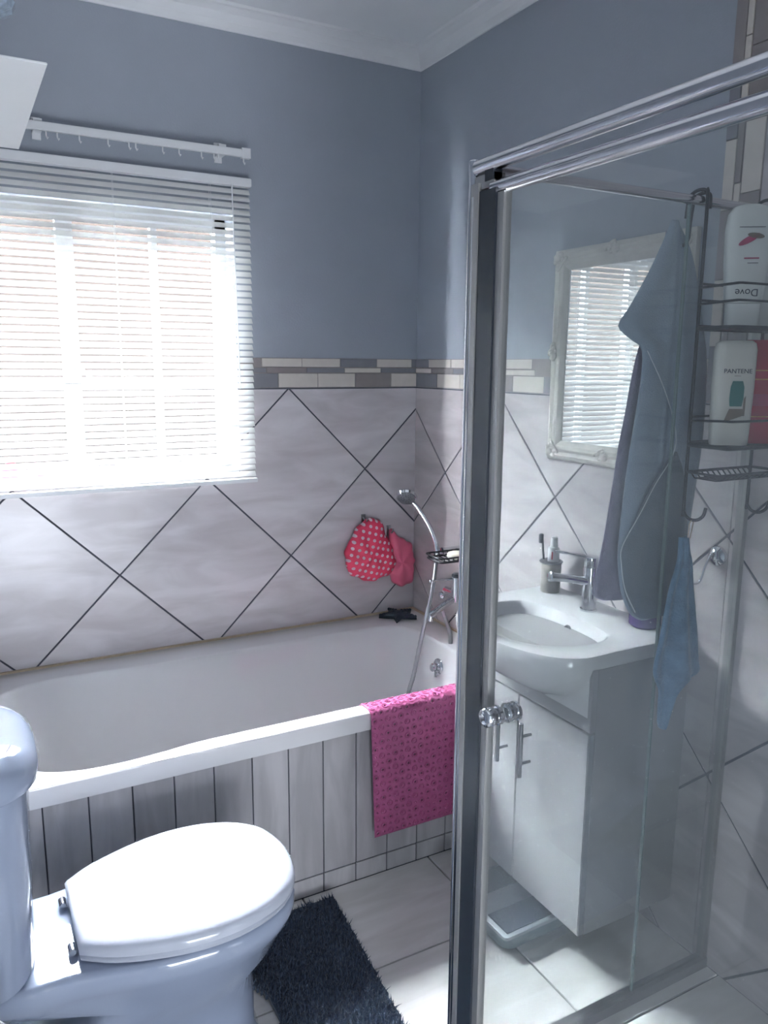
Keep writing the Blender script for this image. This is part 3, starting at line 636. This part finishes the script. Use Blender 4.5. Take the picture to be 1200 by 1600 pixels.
# ------------------------------------------------------------------ vanity cabinet, basin, tap
CF, CY0, CY1 = -.327, -1.365, -.835
van = thing('vanity_cabinet', 'white two-door cabinet under the basin mounted on the right wall', 'cabinet', (-.16, -1.10, .115))
b = newbm(); box(b, CF+.018, -.0055, CY0, CY1, .115, .81); obj('body', b, 'cabwhite', van)
obj('fascia', bbox(CF, CF+.018, CY0, CY1, .655, .812, b=.001), 'cabwhite', van)
for y0, y1, hy in ((-1.363, -1.1015, -1.155), (-1.0985, -.837, -1.058)):
    d = obj('door', bbox(CF, CF+.017, y0, y1, .115, .650, b=.0015), 'cabwhite', van)
    b = newbm(); box(b, CF+.002, CF+.016, y0-.0012, y0, .117, .648) if y0 < -1.2 else box(b, CF+.002, CF+.016, y0-.0005, y0+.0005, .117, .648)
    obj('edge_band', b, 'edge', d)
    b = newbm(); cyl(b, (CF-.033, hy, .45), (CF-.033, hy, .60), .0058, 12, .001)
    for z in (.487, .563): cyl(b, (CF, hy, z), (CF-.033, hy, z), .0038, 8)
    obj('handle', b, 'brushed', d, smooth=40)
ZB2 = .845
bc = (-.26, -1.10)
def bout(ax, bx, side=0, xw=-.006):
    """basin outline: rectangle against the wall with bow front"""
    P = [(xw, CY0-side), (CF, CY0-side)]
    for k in range(1, 40):
        a = PI*k/40; yy = -1.10-ax*math.cos(a)*(.80 if a > PI/2 else 1); P.append((CF-bx*math.sin(a)**.9, yy))
    return P+[(CF, CY1+side), (xw, CY1+side)]
bopen = spline2([(-.435, -1.10), (-.418, -1.19), (-.37, -1.255), (-.30, -1.288), (-.225, -1.286), (-.18, -1.255), (-.162, -1.19), (-.157, -1.10), (-.162, -1.01), (-.18, -.945), (-.225, -.914), (-.30, -.912), (-.37, -.945), (-.418, -1.01)])
binn = spline2([(-.36, -1.10), (-.34, -1.17), (-.28, -1.20), (-.22, -1.17), (-.205, -1.10), (-.22, -1.03), (-.28, -1.0), (-.34, -1.03)])
P0 = bout(.265, .145)
angB = sorted([2*PI*i/96 for i in range(96)]+[math.atan2(p[1]-bc[1], p[0]-bc[0]) % (2*PI) for p in (P0[0], P0[1], P0[-1], P0[-2])])
rg = lambda poly, z: ring(poly, z, bc, angB)
def blend(A_, f, z): return [Vector((bc[0]+(p.x-bc[0])*f, bc[1]+(p.y-bc[1])*f, z)) for p in A_]
LL = []
for ax, bx, z in ((.05, .003, .690), (.12, .030, .700), (.185, .068, .722), (.235, .108, .755), (.258, .132, .79), (.265, .142, .815), (.265, .145, .838)):
    LL.append(rg(bout(ax, bx), z) if z > .80 else rg([(-.30, CY0+.004) if q == 0 else p for q, p in enumerate(bout(ax, bx)[1:-1])] if False else bout(ax, bx), max(z, .812 if False else z)))
# body below the slab only bulges in front of the cabinet
fix = []
for Lz in LL:
    if Lz[0].z < .805: Lz = [Vector((min(p.x, CF+.0) if p.x > CF-.0005 else p.x, max(min(p.y, CY1-.01), CY0+.01), p.z)) for p in Lz]
    fix.append(Lz)
LL = fix
LL.append(blend(LL[-1], .99, .8445)); LL.append(blend(LL[-1], .985, ZB2))
rop, rin = rg(bopen, ZB2), rg(binn, .72)
LL.append(mixring(LL[-1], rop, .93, ZB2)); LL.append(mixring(rop, rin, .02, ZB2-.003))
for f, z in ((.10, .825), (.28, .79), (.52, .755), (.78, .728)): LL.append(mixring(rop, rin, f, z))
LL.append(rin); LL.append(mixring(rin, [Vector((bc[0], bc[1], 0))]*len(rin), .8, .712))
bas = thing('wash_basin', 'white ceramic wash basin with a bowed front on the vanity', 'basin', (-.2, -1.10, .813))
bm = newbm(); loft(bm, LL, False, True); obj('bowl', bm, 'enamel', bas, smooth=50)
b = newbm(); n_ov = Vector((-1, 0, .45)).normalized(); lathe(b, Vector((-.172, -1.10, .806)), n_ov, [(0, .0125), (.003, .0125), (.0035, .009), (.001, .008)], 20); obj('overflow_hole', b, 'darkplastic', bas, smooth=40)
b = newbm(); lathe(b, (-.265, -1.10, .711), (0, 0, 1), [(0, .022), (.003, .022), (.005, .018)]); obj('waste', b, 'chrome', bas, smooth=40)
tp = thing('basin_tap', 'chrome single-lever tap with square loop handle on the basin', 'tap', (-.088, -1.087, ZB2))
bx_, by_ = -.088, -1.087
b = newbm(); lathe(b, (bx_, by_, ZB2), (0, 0, 1), [(0, .0235), (.005, .0235), (.006, .0195), (.100, .0195), (.101, .0205), (.122, .0205), (.1225, .0195), (.124, .0205), (.150, .0205), (.152, .018)], 32); obj('body', b, 'chrome', tp, smooth=40)
b = newbm(); tube(b, [(bx_-.01, by_, ZB2+.082), (bx_-.06, by_+.012, ZB2+.094), (bx_-.118, by_+.02, ZB2+.104)], .0115, 16); obj('spout', b, 'chrome', tp, smooth=40)
b = newbm(); lathe(b, (bx_-.116, by_+.02, ZB2+.104), (-1, .15, .1), [(0, .0135), (.008, .014), (.010, .011)]); obj('spout_tip', b, 'chrome', tp, smooth=40)
b = newbm(); tube(b, [(bx_-.005, by_+.004, ZB2+.150), (bx_-.06, by_+.02, ZB2+.162), (bx_-.10, by_+.03, ZB2+.170)], .0042, 8); obj('lever', b, 'chrome', tp, smooth=True)
tb = thing('tumbler', 'beige tumbler holding toothbrush and toothpaste at the basin back', 'cup', (-.062, -.895, ZB2))
b = newbm(); lathe(b, (-.062, -.895, ZB2), (0, 0, 1), [(0, .027), (.003, .0285), (.092, .0305), (.094, .029), (.092, .0275), (.01, .026), (.008, .004)], 28); obj('cup', b, 'cup', tb, smooth=40)
b = newbm(); lathe(b, (-.062, -.895, ZB2+.088), (0, 0, 1), [(0, .033), (.004, .035), (.007, .031), (.006, .005)], 28); obj('rim', b, 'brushed', tb, smooth=40)
brs = thing('toothbrush', 'dark toothbrush standing in the beige tumbler', 'toothbrush', (-.072, -.875, ZB2+.02))
b = newbm(); tube(b, [(-.066, -.885, ZB2+.02), (-.072, -.872, ZB2+.10), (-.074, -.867, ZB2+.15)], .003, 8, sm=3); obj('handle', b, 'darkplastic', brs, smooth=True)
b = newbm(); bmesh.ops.create_cube(b, size=1, matrix=Matrix.Translation((-.080, -.867, ZB2+.157)) @ Matrix.Diagonal((.013, .010, .028, 1))); bmesh.ops.bevel(b, geom=b.edges[:], offset=.002, segments=2, affect='EDGES'); obj('bristles', b, 'darkplastic', brs)
tpst = thing('toothpaste_tube', 'white toothpaste tube with red print standing in the tumbler', 'toothpaste', (-.06, -.905, ZB2+.02))
b = newbm(); loft(b, [circ((-.062, -.903, ZB2+.02), .017, n=20, sx=.2), circ((-.063, -.905, ZB2+.08), .017, n=20, sx=.7), circ((-.064, -.907, ZB2+.135), .0165, n=20), circ((-.064, -.907, ZB2+.139), .011, n=20)]); obj('tube', b, 'white', tpst, smooth=50)
b = newbm(); lathe(b, (-.064, -.907, ZB2+.139), (0, 0, 1), [(0, .011), (.026, .0095), (.028, .007)], 16); obj('cap', b, 'white', tpst, smooth=40)
b = newbm(); bmesh.ops.create_cube(b, size=1, matrix=Matrix.Translation((-.0785, -.917, ZB2+.115)) @ Matrix.Rotation(-.6, 4, 'Z') @ Matrix.Diagonal((.003, .009, .022, 1))); obj('red_print', b, 'red', tpst)
pt = thing('purple_tub', 'purple plastic tub on the basin behind the hanging towel', 'tub', (-.052, -1.255, ZB2))
b = newbm(); lathe(b, (-.052, -1.255, ZB2), (0, 0, 1), [(0, .034), (.006, .040), (.095, .041), (.10, .039)], 32); obj('tub_body', b, 'purple', pt, smooth=40)
b = newbm(); lathe(b, (-.052, -1.255, ZB2+.10), (0, 0, 1), [(0, .042), (.018, .042), (.021, .038)], 32); obj('lid', b, 'purple', pt, smooth=40)
# bathroom scale
bs = thing('bathroom_scale', 'pale bathroom scale with dark foot pads half under the cabinet', 'scale', (-.35, -1.1, 0))
ca = Vector((-.332, -1.100, 0)); ua = Vector((-.03, 1, 0)).normalized(); va = Vector((1, .03, 0)).normalized()
def rr_loop(hx, hy, z, r=.03, n=6):
    P = []
    for sx, sy, a0 in ((1, 1, 0), (-1, 1, 90), (-1, -1, 180), (1, -1, 270)):
        for k in range(n+1): a = math.radians(a0+90*k/n); P.append(ca+va*(sx*(hx-r)+r*math.cos(a))+ua*(sy*(hy-r)+r*math.sin(a))+Vector((0, 0, z)))
    return P
b = newbm(); loft(b, [rr_loop(.095, .105, .0), rr_loop(.108, .120, .012), rr_loop(.113, .125, .035), rr_loop(.111, .123, .048)]); obj('base', b, 'scalegreen', bs, smooth=40)
b = newbm(); loft(b, [rr_loop(.115, .127, .048, .012), rr_loop(.116, .128, .058, .012), rr_loop(.113, .125, .060, .012)]); obj('top', b, 'scaletop', bs, smooth=40)
for c0, c1 in ((-.117, -.035), (.035, .117)):
    b = newbm(); q = [ca+va*sx+ua*sy+Vector((0, 0, .0595)) for sx, sy in ((-.102, c0), (.102, c0), (.102, c1), (-.102, c1))]; prism(b, q, (0, 0, .003), .001); obj('foot_pad', b, 'pad', bs)
# ------------------------------------------------------------------ mirror
MY0, MY1, MZ0, MZ1 = -1.300, -.806, 1.232, 1.826
mi = thing('wall_mirror', 'wall mirror in an ornate whitewashed wooden frame above the basin', 'mirror', (-.006, (MY0+MY1)/2, (MZ0+MZ1)/2))
b = newbm(); box(b, -.016, -.007, MY0+.05, MY1-.05, MZ0+.05, MZ1-.05); obj('mirror_glass', b, 'mirror', mi)
pr = [(0, .006), (.0, .020), (.006, .026), (.014, .030), (.024, .026), (.032, .029), (.042, .027), (.050, .022), (.056, .018), (.056, .006)]
b = newbm(); Ls = []
for d, h in pr: Ls.append([Vector((-h, y, z)) for y, z in ((MY0+d, MZ0+d), (MY1-d, MZ0+d), (MY1-d, MZ1-d), (MY0+d, MZ1-d))])
Ls.append(Ls[0]); loft(b, Ls, False, False); obj('frame', b, 'frame', mi)
def ornament(cy, cz, sy, sz, corner=True):
    b = newbm()
    for s in (0, 1):
        P = []
        for k in range(14):
            a = k*.5; r_s = .022*(1-k/15)
            dy, dz = (.018+r_s*math.cos(a)), (.004+r_s*math.sin(a))
            if s: dy, dz = dz, dy
            P.append((-.030-.003*math.sin(k), cy+sy*dy, cz+sz*dz))
        tube(b, P, .0042, 6, sm=2)
    for q in range(7): a = q*.9; sphere(b, (-.031, cy+sy*(.010+.016*math.cos(a)), cz+sz*(.010+.016*math.sin(a))), .007, sx=.7, u=8, v=6)
    sphere(b, (-.031, cy+sy*.004, cz+sz*.004), .012, sx=.6, u=10, v=7)
    return obj('carved_ornament', b, 'frame', mi, smooth=True)
for cy, sy in ((MY0+.016, 1), (MY1-.016, -1)):
    for cz, sz in ((MZ0+.016, 1), (MZ1-.016, -1)): ornament(cy, cz, sy, sz)
for cy in (MY0+.024, MY1-.024): ornament(cy, (MZ0+MZ1)/2, 0.6, 1)
for cz in (MZ0+.024, MZ1-.024): ornament((MY0+MY1)/2, cz, 1, .6)
# ------------------------------------------------------------------ shower enclosure
SX, SY = -.775, -1.48
sh = thing('shower_enclosure', 'chrome framed glass shower enclosure with sliding door in the right foreground', 'shower', (-.39, -1.9, 0))
YE = -2.42
b = newbm(); cyl(b, (SX, SY, 0), (SX, SY, 1.842), .0095, 24, .002); obj('corner_post', b, 'chrome', sh, smooth=40)
b = newbm(); box(b, SX-.012, SX+.012, SY-.030, SY-.009, .0, 1.80); obj('post_channel', b, 'channel', sh)
b = newbm(); cyl(b, (SX-.006, SY-.014, .02), (SX-.006, SY-.014, 1.78), .007, 12); obj('post_trim', b, 'alu', sh, smooth=True)
b = newbm(); cyl(b, (SX, YE, 1.827), (SX, SY-.012, 1.827), .0125, 24); obj('top_rail', b, 'alu', sh, smooth=40)
b = newbm(); box(b, SX-.006, SX+.016, -1.545, SY-.012, 1.79, 1.812); obj('corner_bracket', b, 'channel', sh)
b = newbm(); box(b, SX-.008, SX+.010, -1.545, -1.522, 1.800, 1.817); obj('roller', b, 'seal', sh)
b = newbm(); cyl(b, (SX+.012, YE, .0), (SX+.012, YE, 1.83), .012, 16); obj('far_post', b, 'alu', sh, smooth=40)
# fixed side towards the basin
b = newbm(); cyl(b, (SX+.01, SY, 1.832), (-.005, SY, 1.832), .0095, 20); obj('side_rail', b, 'alu', sh, smooth=40)
b = newbm(); box(b, SX+.01, -.005, SY-.014, SY+.014, 0, .026); obj('side_track', b, 'brushed', sh)
for x0, x1 in ((SX+.012, -.258), (-.254, -.018)):
    b = newbm(); box(b, x0, x1, SY-.003, SY+.003, .026, 1.824); g = obj('fixed_pane', b, 'glass', sh)
b = newbm(); box(b, -.2578, -.2542, SY-.0035, SY+.0035, .026, 1.822); obj('pane_seam', b, 'glassedge', sh)
b = newbm(); box(b, -.018, -.004, SY-.011, SY+.011, .0, 1.836); obj('wall_channel', b, 'channel', sh)
# sliding door
dr = obj('door_pane', box(newbm(), SX-.001, SX+.005, -2.36, -1.548, .035, 1.785), 'glass', sh)
b = newbm(); cyl(b, (SX+.004, -2.40, 1.789), (SX+.004, -1.535, 1.789), .0125, 24); obj('door_top_rail', b, 'alu', dr, smooth=40)
b = newbm(); box(b, SX-.010, SX+.012, -1.556, SY-.031, .02, 1.786); obj('door_seal', b, 'seal', dr)
b = newbm(); box(b, SX-.006, SX+.010, -1.573, -1.5565, .02, 1.778); obj('door_stile', b, 'channel', dr)
b = newbm(); box(b, SX-.008, SX+.012, -2.38, -2.36, .02, 1.78); obj('door_stile', b, 'channel', dr)
b = newbm(); box(b, SX-.006, SX+.012, -2.36, -1.55, .02, .042); obj('door_bottom_rail', b, 'brushed', dr)
b = newbm(); box(b, SX-.014, SX+.020, YE, SY-.03, 0, .018); obj('door_track', b, 'brushed', sh)
kp = [(0, .009), (.002, .0145), (.006, .0175), (.009, .0175), (.012, .0125), (.014, .0125), (.016, .0165), (.022, .0165), (.0235, .013), (.026, .013), (.028, .017), (.034, .0175), (.037, .0145), (.038, .006)]
b = newbm(); lathe(b, (SX-.040, -1.607, .902), (1, 0, 0), kp, 32); obj('door_knob', b, 'chrome', dr, smooth=40)
b = newbm(); lathe(b, (SX+.006, -1.607, .902), (1, 0, 0), [(q*.8, r) for q, r in kp], 32); obj('door_knob', b, 'chrome', dr, smooth=40)
# ------------------------------------------------------------------ wire caddy with bottles
cd = thing('shower_caddy', 'black wire caddy hooked over the shower side rail', 'shower caddy', (-.14, -1.51, 1.85))
CB = -1.508
for x in (-.238, -.035):
    b = newbm(); tube(b, [(x, -1.458, 1.80), (x, -1.462, 1.836), (x, -1.474, 1.8475), (x, -1.49, 1.850), (x, -1.503, 1.845), (x, CB, 1.825), (x, CB, 1.60), (x, CB, 1.225), (x, CB, 1.205), (x+.006, CB-.008, 1.190), (x+.014, CB-.022, 1.187), (x+.020, CB-.034, 1.197), (x+.022, CB-.038, 1.215)], .0036, 8, sm=4); obj('hook_wire', b, 'blackwire', cd, smooth=True)
def basket(z0, hs_, depth, nm='basket'):
    b = newbm(); xa, xb = -.238, -.035
    for z in hs_:
        tube(b, [(xa, CB, z), (xa+.002, CB-depth*.8, z+.003), (xa+.02, CB-depth, z+.003), (xb-.02, CB-depth, z+.003), (xb-.002, CB-depth*.8, z+.003), (xb, CB, z)], .0026, 6, sm=3)
        tube(b, [(xa, CB, z+.008), (xb, CB, z+.008)], .0024, 6)
    box(b, xa, xb, CB-.001, CB+.001, z0-.004, z0+.008)
    tube(b, [(xa, CB, z0), (xa+.002, CB-depth*.8, z0), (xa+.02, CB-depth, z0), (xb-.02, CB-depth, z0), (xb-.002, CB-depth*.8, z0), (xb, CB, z0)], .005, 6, sm=3)
    for k in range(8): y = CB-.008-k*(depth-.012)/7; tube(b, [(xa+.002, y, z0), (xb-.002, y, z0)], .0018, 6)
    return obj(nm, b, 'blackwire', cd, smooth=True)
basket(1.580, (1.660, 1.628), .095); basket(1.345, (1.395,), .095)
b = newbm(); xa, xb = -.238, -.035; z0 = 1.288
tube(b, [(xa, CB, z0), (xa, CB-.08, z0), (xb, CB-.08, z0), (xb, CB, z0), (xa, CB, z0)], .003, 6)
for k in range(12): x = xa+.012+k*(xb-xa-.024)/11; tube(b, [(x, CB, z0), (x, CB-.012, z0-.012), (x, CB-.068, z0-.012), (x, CB-.08, z0)], .0018, 6)
for k in range(4): y = CB-.016-k*.017; tube(b, [(xa+.01, y, z0-.012), (xb-.01, y, z0-.012)], .0018, 6)
obj('soap_tray', b, 'blackwire', cd, smooth=True)
FY = math.radians(-52)    # bottles face the room
def rrect(c, w_, d_, z, ang, e=4, n=32):
    P = []
    for i in range(n):
        a = 2*PI*i/n; cc, ss = math.cos(a), math.sin(a)
        x = w_/2*math.copysign(abs(cc)**(2/e), cc); y = d_/2*math.copysign(abs(ss)**(2/e), ss)
        P.append(Vector((c[0]+x*math.cos(ang)-y*math.sin(ang), c[1]+x*math.sin(ang)+y*math.cos(ang), z)))
    return P
def bottle(name, c, z, prof_, ang, mat, label, cat='bottle', capp=None, capmat='white'):
    t = thing(name, label, cat, (c[0], c[1], z), 'shampoo bottles in the caddy')
    b = newbm(); loft(b, [rrect(c, w_, d_, z+h, ang) for h, w_, d_ in prof_]); obj('bottle_body', b, mat, t, smooth=50)
    if capp: b = newbm(); loft(b, [rrect(c, w_, d_, z+h, ang) for h, w_, d_ in capp]); obj('cap', b, capmat, t, smooth=50)
    return t
def face(c, ang, off, lx, z):
    """matrix of a label plane standing proud of the bottle's front"""
    n_ = Vector((math.sin(ang), -math.cos(ang), 0)); rt = Vector((math.cos(ang), math.sin(ang), 0))
    p = Vector((c[0], c[1], z))+n_*off+rt*lx
    return Matrix(((rt.x, 0, n_.x, p.x), (rt.y, 0, n_.y, p.y), (0, 1, 0, p.z), (0, 0, 0, 1)))
def patch(par, pts, mw, mat, nm):
    b = newbm(); v0 = [mw @ Vector((x, y, 0)) for x, y in pts]; v1 = [mw @ Vector((x, y, .0006)) for x, y in pts]
    loft(b, [v0, v1]); return obj(nm, b, mat, par)
ell = lambda cx, cy, a, b_, n=20: [(cx+a*math.cos(2*PI*k/n), cy+b_*math.sin(2*PI*k/n)) for k in range(n)]
dc = (-.178, -1.562)
AN = math.radians(-36)
d1 = bottle('shampoo_bottle', dc, 1.583, [(.046, .066, .036), (.05, .070, .038), (.12, .082, .042), (.185, .086, .042), (.215, .080, .040), (.228, .062, .034), (.233, .03, .02)], AN, 'dove', 'white shampoo bottle standing upside down in the upper basket', capp=[(0, .060, .034), (.003, .062, .036), (.045, .064, .035)], capmat='dove')
text('lettering', 'Dove', .020, 'ink', face(dc, AN, .0195, 0, 1.583+.066), d1, flip=True)
patch(d1, ell(0, 0, .022, .006, 16), face(dc, AN, .0218, -.004, 1.583+.165) @ Matrix.Rotation(.5, 4, 'Z'), 'pinkprint', 'print')
patch(d1, ell(0, 0, .016, .005, 16), face(dc, AN, .0218, .008, 1.583+.172) @ Matrix.Rotation(-.15, 4, 'Z'), 'taupeprint', 'print')
patch(d1, [(-.024, -.0006), (.024, -.0006), (.024, .0006), (-.024, .0006)], face(dc, AN, .0218, 0, 1.583+.188), 'ink', 'print')
patch(d1, [(-.014, -.0012), (.014, -.0012), (.014, .0012), (-.014, .0012)], face(dc, AN, .0218, .003, 1.583+.130), 'pinkprint', 'print')
patch(d1, [(-.010, -.0006), (.010, -.0006), (.010, .0006), (-.010, .0006)], face(dc, AN, .0214, .006, 1.583+.121), 'ink', 'print')
pc = (-.190, -1.565)
p1 = bottle('shampoo_bottle', pc, 1.348, [(.0, .070, .036), (.004, .073, .038), (.03, .075, .040), (.12, .079, .042), (.19, .079, .041), (.203, .074, .038), (.208, .06, .03)], AN, 'pant', 'cream shampoo bottle with a green oval print in the lower basket')
text('lettering', 'PANTENE', .0125, 'ink', face(pc, AN, .0213, .002, 1.348+.148), p1)
patch(p1, [(-.006, -.0005), (.006, -.0005), (.006, .0005), (-.006, .0005)], face(pc, AN, .0213, .002, 1.348+.139), 'taupeprint', 'print')
patch(p1, [(-.012, -.026), (.011, -.026), (.0135, -.01), (.0135, .012), (.010, .024), (-.009, .024), (-.0125, .012), (-.0135, -.01)], face(pc, AN, .0213, .003, 1.348+.105), 'greenprint', 'green_print')
patch(p1, [(-.022, -.024), (.014, -.010), (.018, -.010), (.018, .030), (.014, .024), (.014, .004), (-.012, .004)], face(pc, AN, .0211, .003, 1.348+.070), 'taupeprint', 'print')
rc = (-.105, -1.560)
r1 = bottle('shampoo_bottle', rc, 1.348, [(.0, .070, .036), (.004, .074, .038), (.10, .080, .042), (.19, .080, .041), (.205, .074, .038), (.211, .06, .03)], AN, 'redbottle', 'red shampoo bottle in the lower basket at the right edge of the view')
patch(r1, [(-.03, -.012), (.03, -.012), (.03, .012), (-.03, .012)], face(rc, AN, .0213, 0, 1.348+.09), 'pinkprint', 'print')
for q, hh in enumerate((.150, .132, .056)): patch(r1, [(-.026, -.0012), (.026, -.0012), (.026, .0012), (-.026, .0012)], face(rc, AN, .0213, 0, 1.348+hh), 'orange', 'print')
wc_ = (-.095, -1.558)
bottle('shampoo_bottle', wc_, 1.583, [(0, .064, .034), (.004, .066, .036), (.10, .072, .040), (.150, .060, .036), (.17, .035, .028), (.175, .034, .026)], AN, 'dove', 'pale bottle with narrow neck beside the upside-down one in the upper basket', capp=[(.176, .032, .026), (.20, .03, .024)], capmat='greenprint')
# ------------------------------------------------------------------ towels
def drape(name, rows_, y0, amp, mat, parent, k=3.0, nx=26, seed=0, thick=.004, sub=3):
    b = newbm(); P = [Vector((r[1], r[2], r[0])) for r in rows_]; sp = smooth_path(P, sub); Ls = []
    for i, p in enumerate(sp):
        v = i/(len(sp)-1); L_ = []
        for j in range(nx):
            f = j/(nx-1); e = math.sin(PI*f)**.5
            yy = y0-amp*min(1, .3+v*2)*(.5+.5*math.sin(f*k*2*PI+seed+v*1.3))*e-amp*.3*math.sin(v*9+f*4)*e
            L_.append(Vector((p.x+(p.y-p.x)*f, yy, p.z-.006*math.sin(f*PI*k)*(v > .9))))
        Ls.append(L_)
    loft(b, Ls, False, False, closed=False)
    return obj(name, b, mat, parent, smooth=True, mods=[('SOLIDIFY', dict(thickness=thick, offset=0))])
tw = thing('bath_towel', 'blue-grey microfibre towel with pale hem hanging behind the shower glass', 'towel', (-.24, -1.44, 1.80))
drape('front_layer', [(1.800, -.250, -.232), (1.749, -.275, -.191), (1.692, -.307, -.165), (1.626, -.351, -.145), (1.585, -.380, -.132), (1.561, -.348, -.125), (1.538, -.310, -.118), (1.468, -.308, -.108), (1.33, -.326, -.107), (1.218, -.337, -.119), (1.117, -.342, -.128), (1.073, -.338, -.129), (1.014, -.324, -.131), (.967, -.296, -.132), (.948, -.265, -.152)], -1.432, .012, 'towel', tw, 1.7)
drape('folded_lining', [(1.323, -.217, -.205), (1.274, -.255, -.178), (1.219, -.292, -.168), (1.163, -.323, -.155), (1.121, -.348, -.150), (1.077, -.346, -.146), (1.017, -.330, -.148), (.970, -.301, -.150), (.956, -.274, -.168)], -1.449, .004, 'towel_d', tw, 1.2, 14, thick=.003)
b = newbm(); tube(b, [(-.315, -1.452, 1.536), (-.268, -1.455, 1.468), (-.233, -1.457, 1.4), (-.217, -1.457, 1.345), (-.232, -1.457, 1.304), (-.27, -1.457, 1.257), (-.308, -1.457, 1.198), (-.353, -1.455, 1.129), (-.353, -1.455, 1.09), (-.337, -1.455, 1.031), (-.302, -1.455, .975)], .0013, 6, sm=4); obj('hem', b, 'hem', tw, smooth=True)
tw2 = thing('hand_towel', 'mauve-grey towel hanging behind the blue-grey one', 'towel', (-.22, -1.41, 1.785))
drape('cloth', [(1.785, -.228, -.191), (1.669, -.245, -.148), (1.522, -.291, -.121), (1.398, -.313, -.117), (1.328, -.326, -.108), (1.215, -.340, -.116), (1.114, -.356, -.126), (1.04, -.372, -.128), (1.011, -.376, -.129), (.994, -.345, -.144)], -1.398, .012, 'towel_p', tw2, 2.2, seed=1)
th_ = thing('towel_hook', 'dark over-rail hook from which the towels hang', 'hook', (-.22, SY, 1.84))
b = newbm(); tube(b, [(-.218, -1.497, 1.815), (-.218, -1.497, 1.838), (-.218, -1.488, 1.8465), (-.218, -1.472, 1.8465), (-.218, -1.458, 1.838), (-.218, -1.452, 1.80), (-.218, -1.448, 1.76), (-.218, -1.425, 1.75), (-.218, -1.405, 1.762), (-.218, -1.400, 1.785)], .004, 8, sm=4); obj('hook_wire', b, 'blackwire', th_, smooth=True)
bcl = thing('washcloth', 'blue washcloth hanging from the left hook of the caddy', 'cloth', (-.245, -1.53, 1.18))
drape('cloth', [(1.152, -.259, -.235), (1.124, -.258, -.224), (1.095, -.260, -.213), (1.034, -.279, -.204), (.941, -.294, -.183), (.896, -.302, -.175), (.863, -.306, -.169), (.839, -.298, -.164), (.827, -.291, -.196), (.81, -.285, -.231), (.783, -.284, -.242), (.747, -.282, -.256), (.733, -.278, -.268)], -1.520, .022, 'bluecloth', bcl, 1.6, seed=2, thick=.005)
b = newbm(); tube(b, [(-.228, -1.523, 1.187), (-.240, -1.528, 1.180), (-.246, -1.532, 1.150), (-.240, -1.532, 1.150), (-.226, -1.526, 1.184)], .0012, 6); obj('hanging_loop', b, 'string', bcl, smooth=True)
# chrome suction hook on the tiled wall
sk = thing('chrome_wall_hook', 'small chrome hook with round plate on the tiled wall right of the blue cloth', 'hook', (-.005, -1.423, 1.063))
b = newbm(); lathe(b, (-.005, -1.423, 1.063), (-1, 0, 0), [(0, .024), (.008, .023), (.013, .016), (.016, .010)], 28); obj('plate', b, 'chrome', sk, smooth=40)
b = newbm(); tube(b, [(-.018, -1.423, 1.068), (-.026, -1.418, 1.065), (-.028, -1.405, 1.03), (-.030, -1.402, 1.01), (-.036, -1.398, .994), (-.048, -1.392, .992), (-.056, -1.388, 1.005), (-.058, -1.387, 1.018)], .0035, 8, sm=4); obj('prong', b, 'chrome', sk, smooth=True)
# ------------------------------------------------------------------ shelf and lamp at the upper left
b = bbox(XL, -1.390, -1.095, -.475, 2.0, 2.004, b=.001)
tag(obj('wall_shelf', b, 'white', None, loc=(-1.6, -.8, 2.0)), 'white board shelf on the left wall, seen from below', 'shelf')
lp = thing('ceiling_lamp', 'cut glass ceiling lamp, only its edge in view at the top left corner', 'lamp', (-1.47, -.34, 2.6))
b = newbm(); lathe(b, (-1.47, -.34, 2.6), (0, 0, -1), [(0, .05), (.015, .048), (.02, .012), (.15, .010)]); obj('stem', b, 'chrome', lp, smooth=40)
b = newbm(); lathe(b, (-1.47, -.34, 2.46), (0, 0, -1), [(0, .03), (.02, .07), (.05, .097), (.08, .108), (.095, .104), (.10, .108), (.115, .100), (.13, .07), (.135, .02)], 18); obj('glass_shade', b, 'bglass', lp)
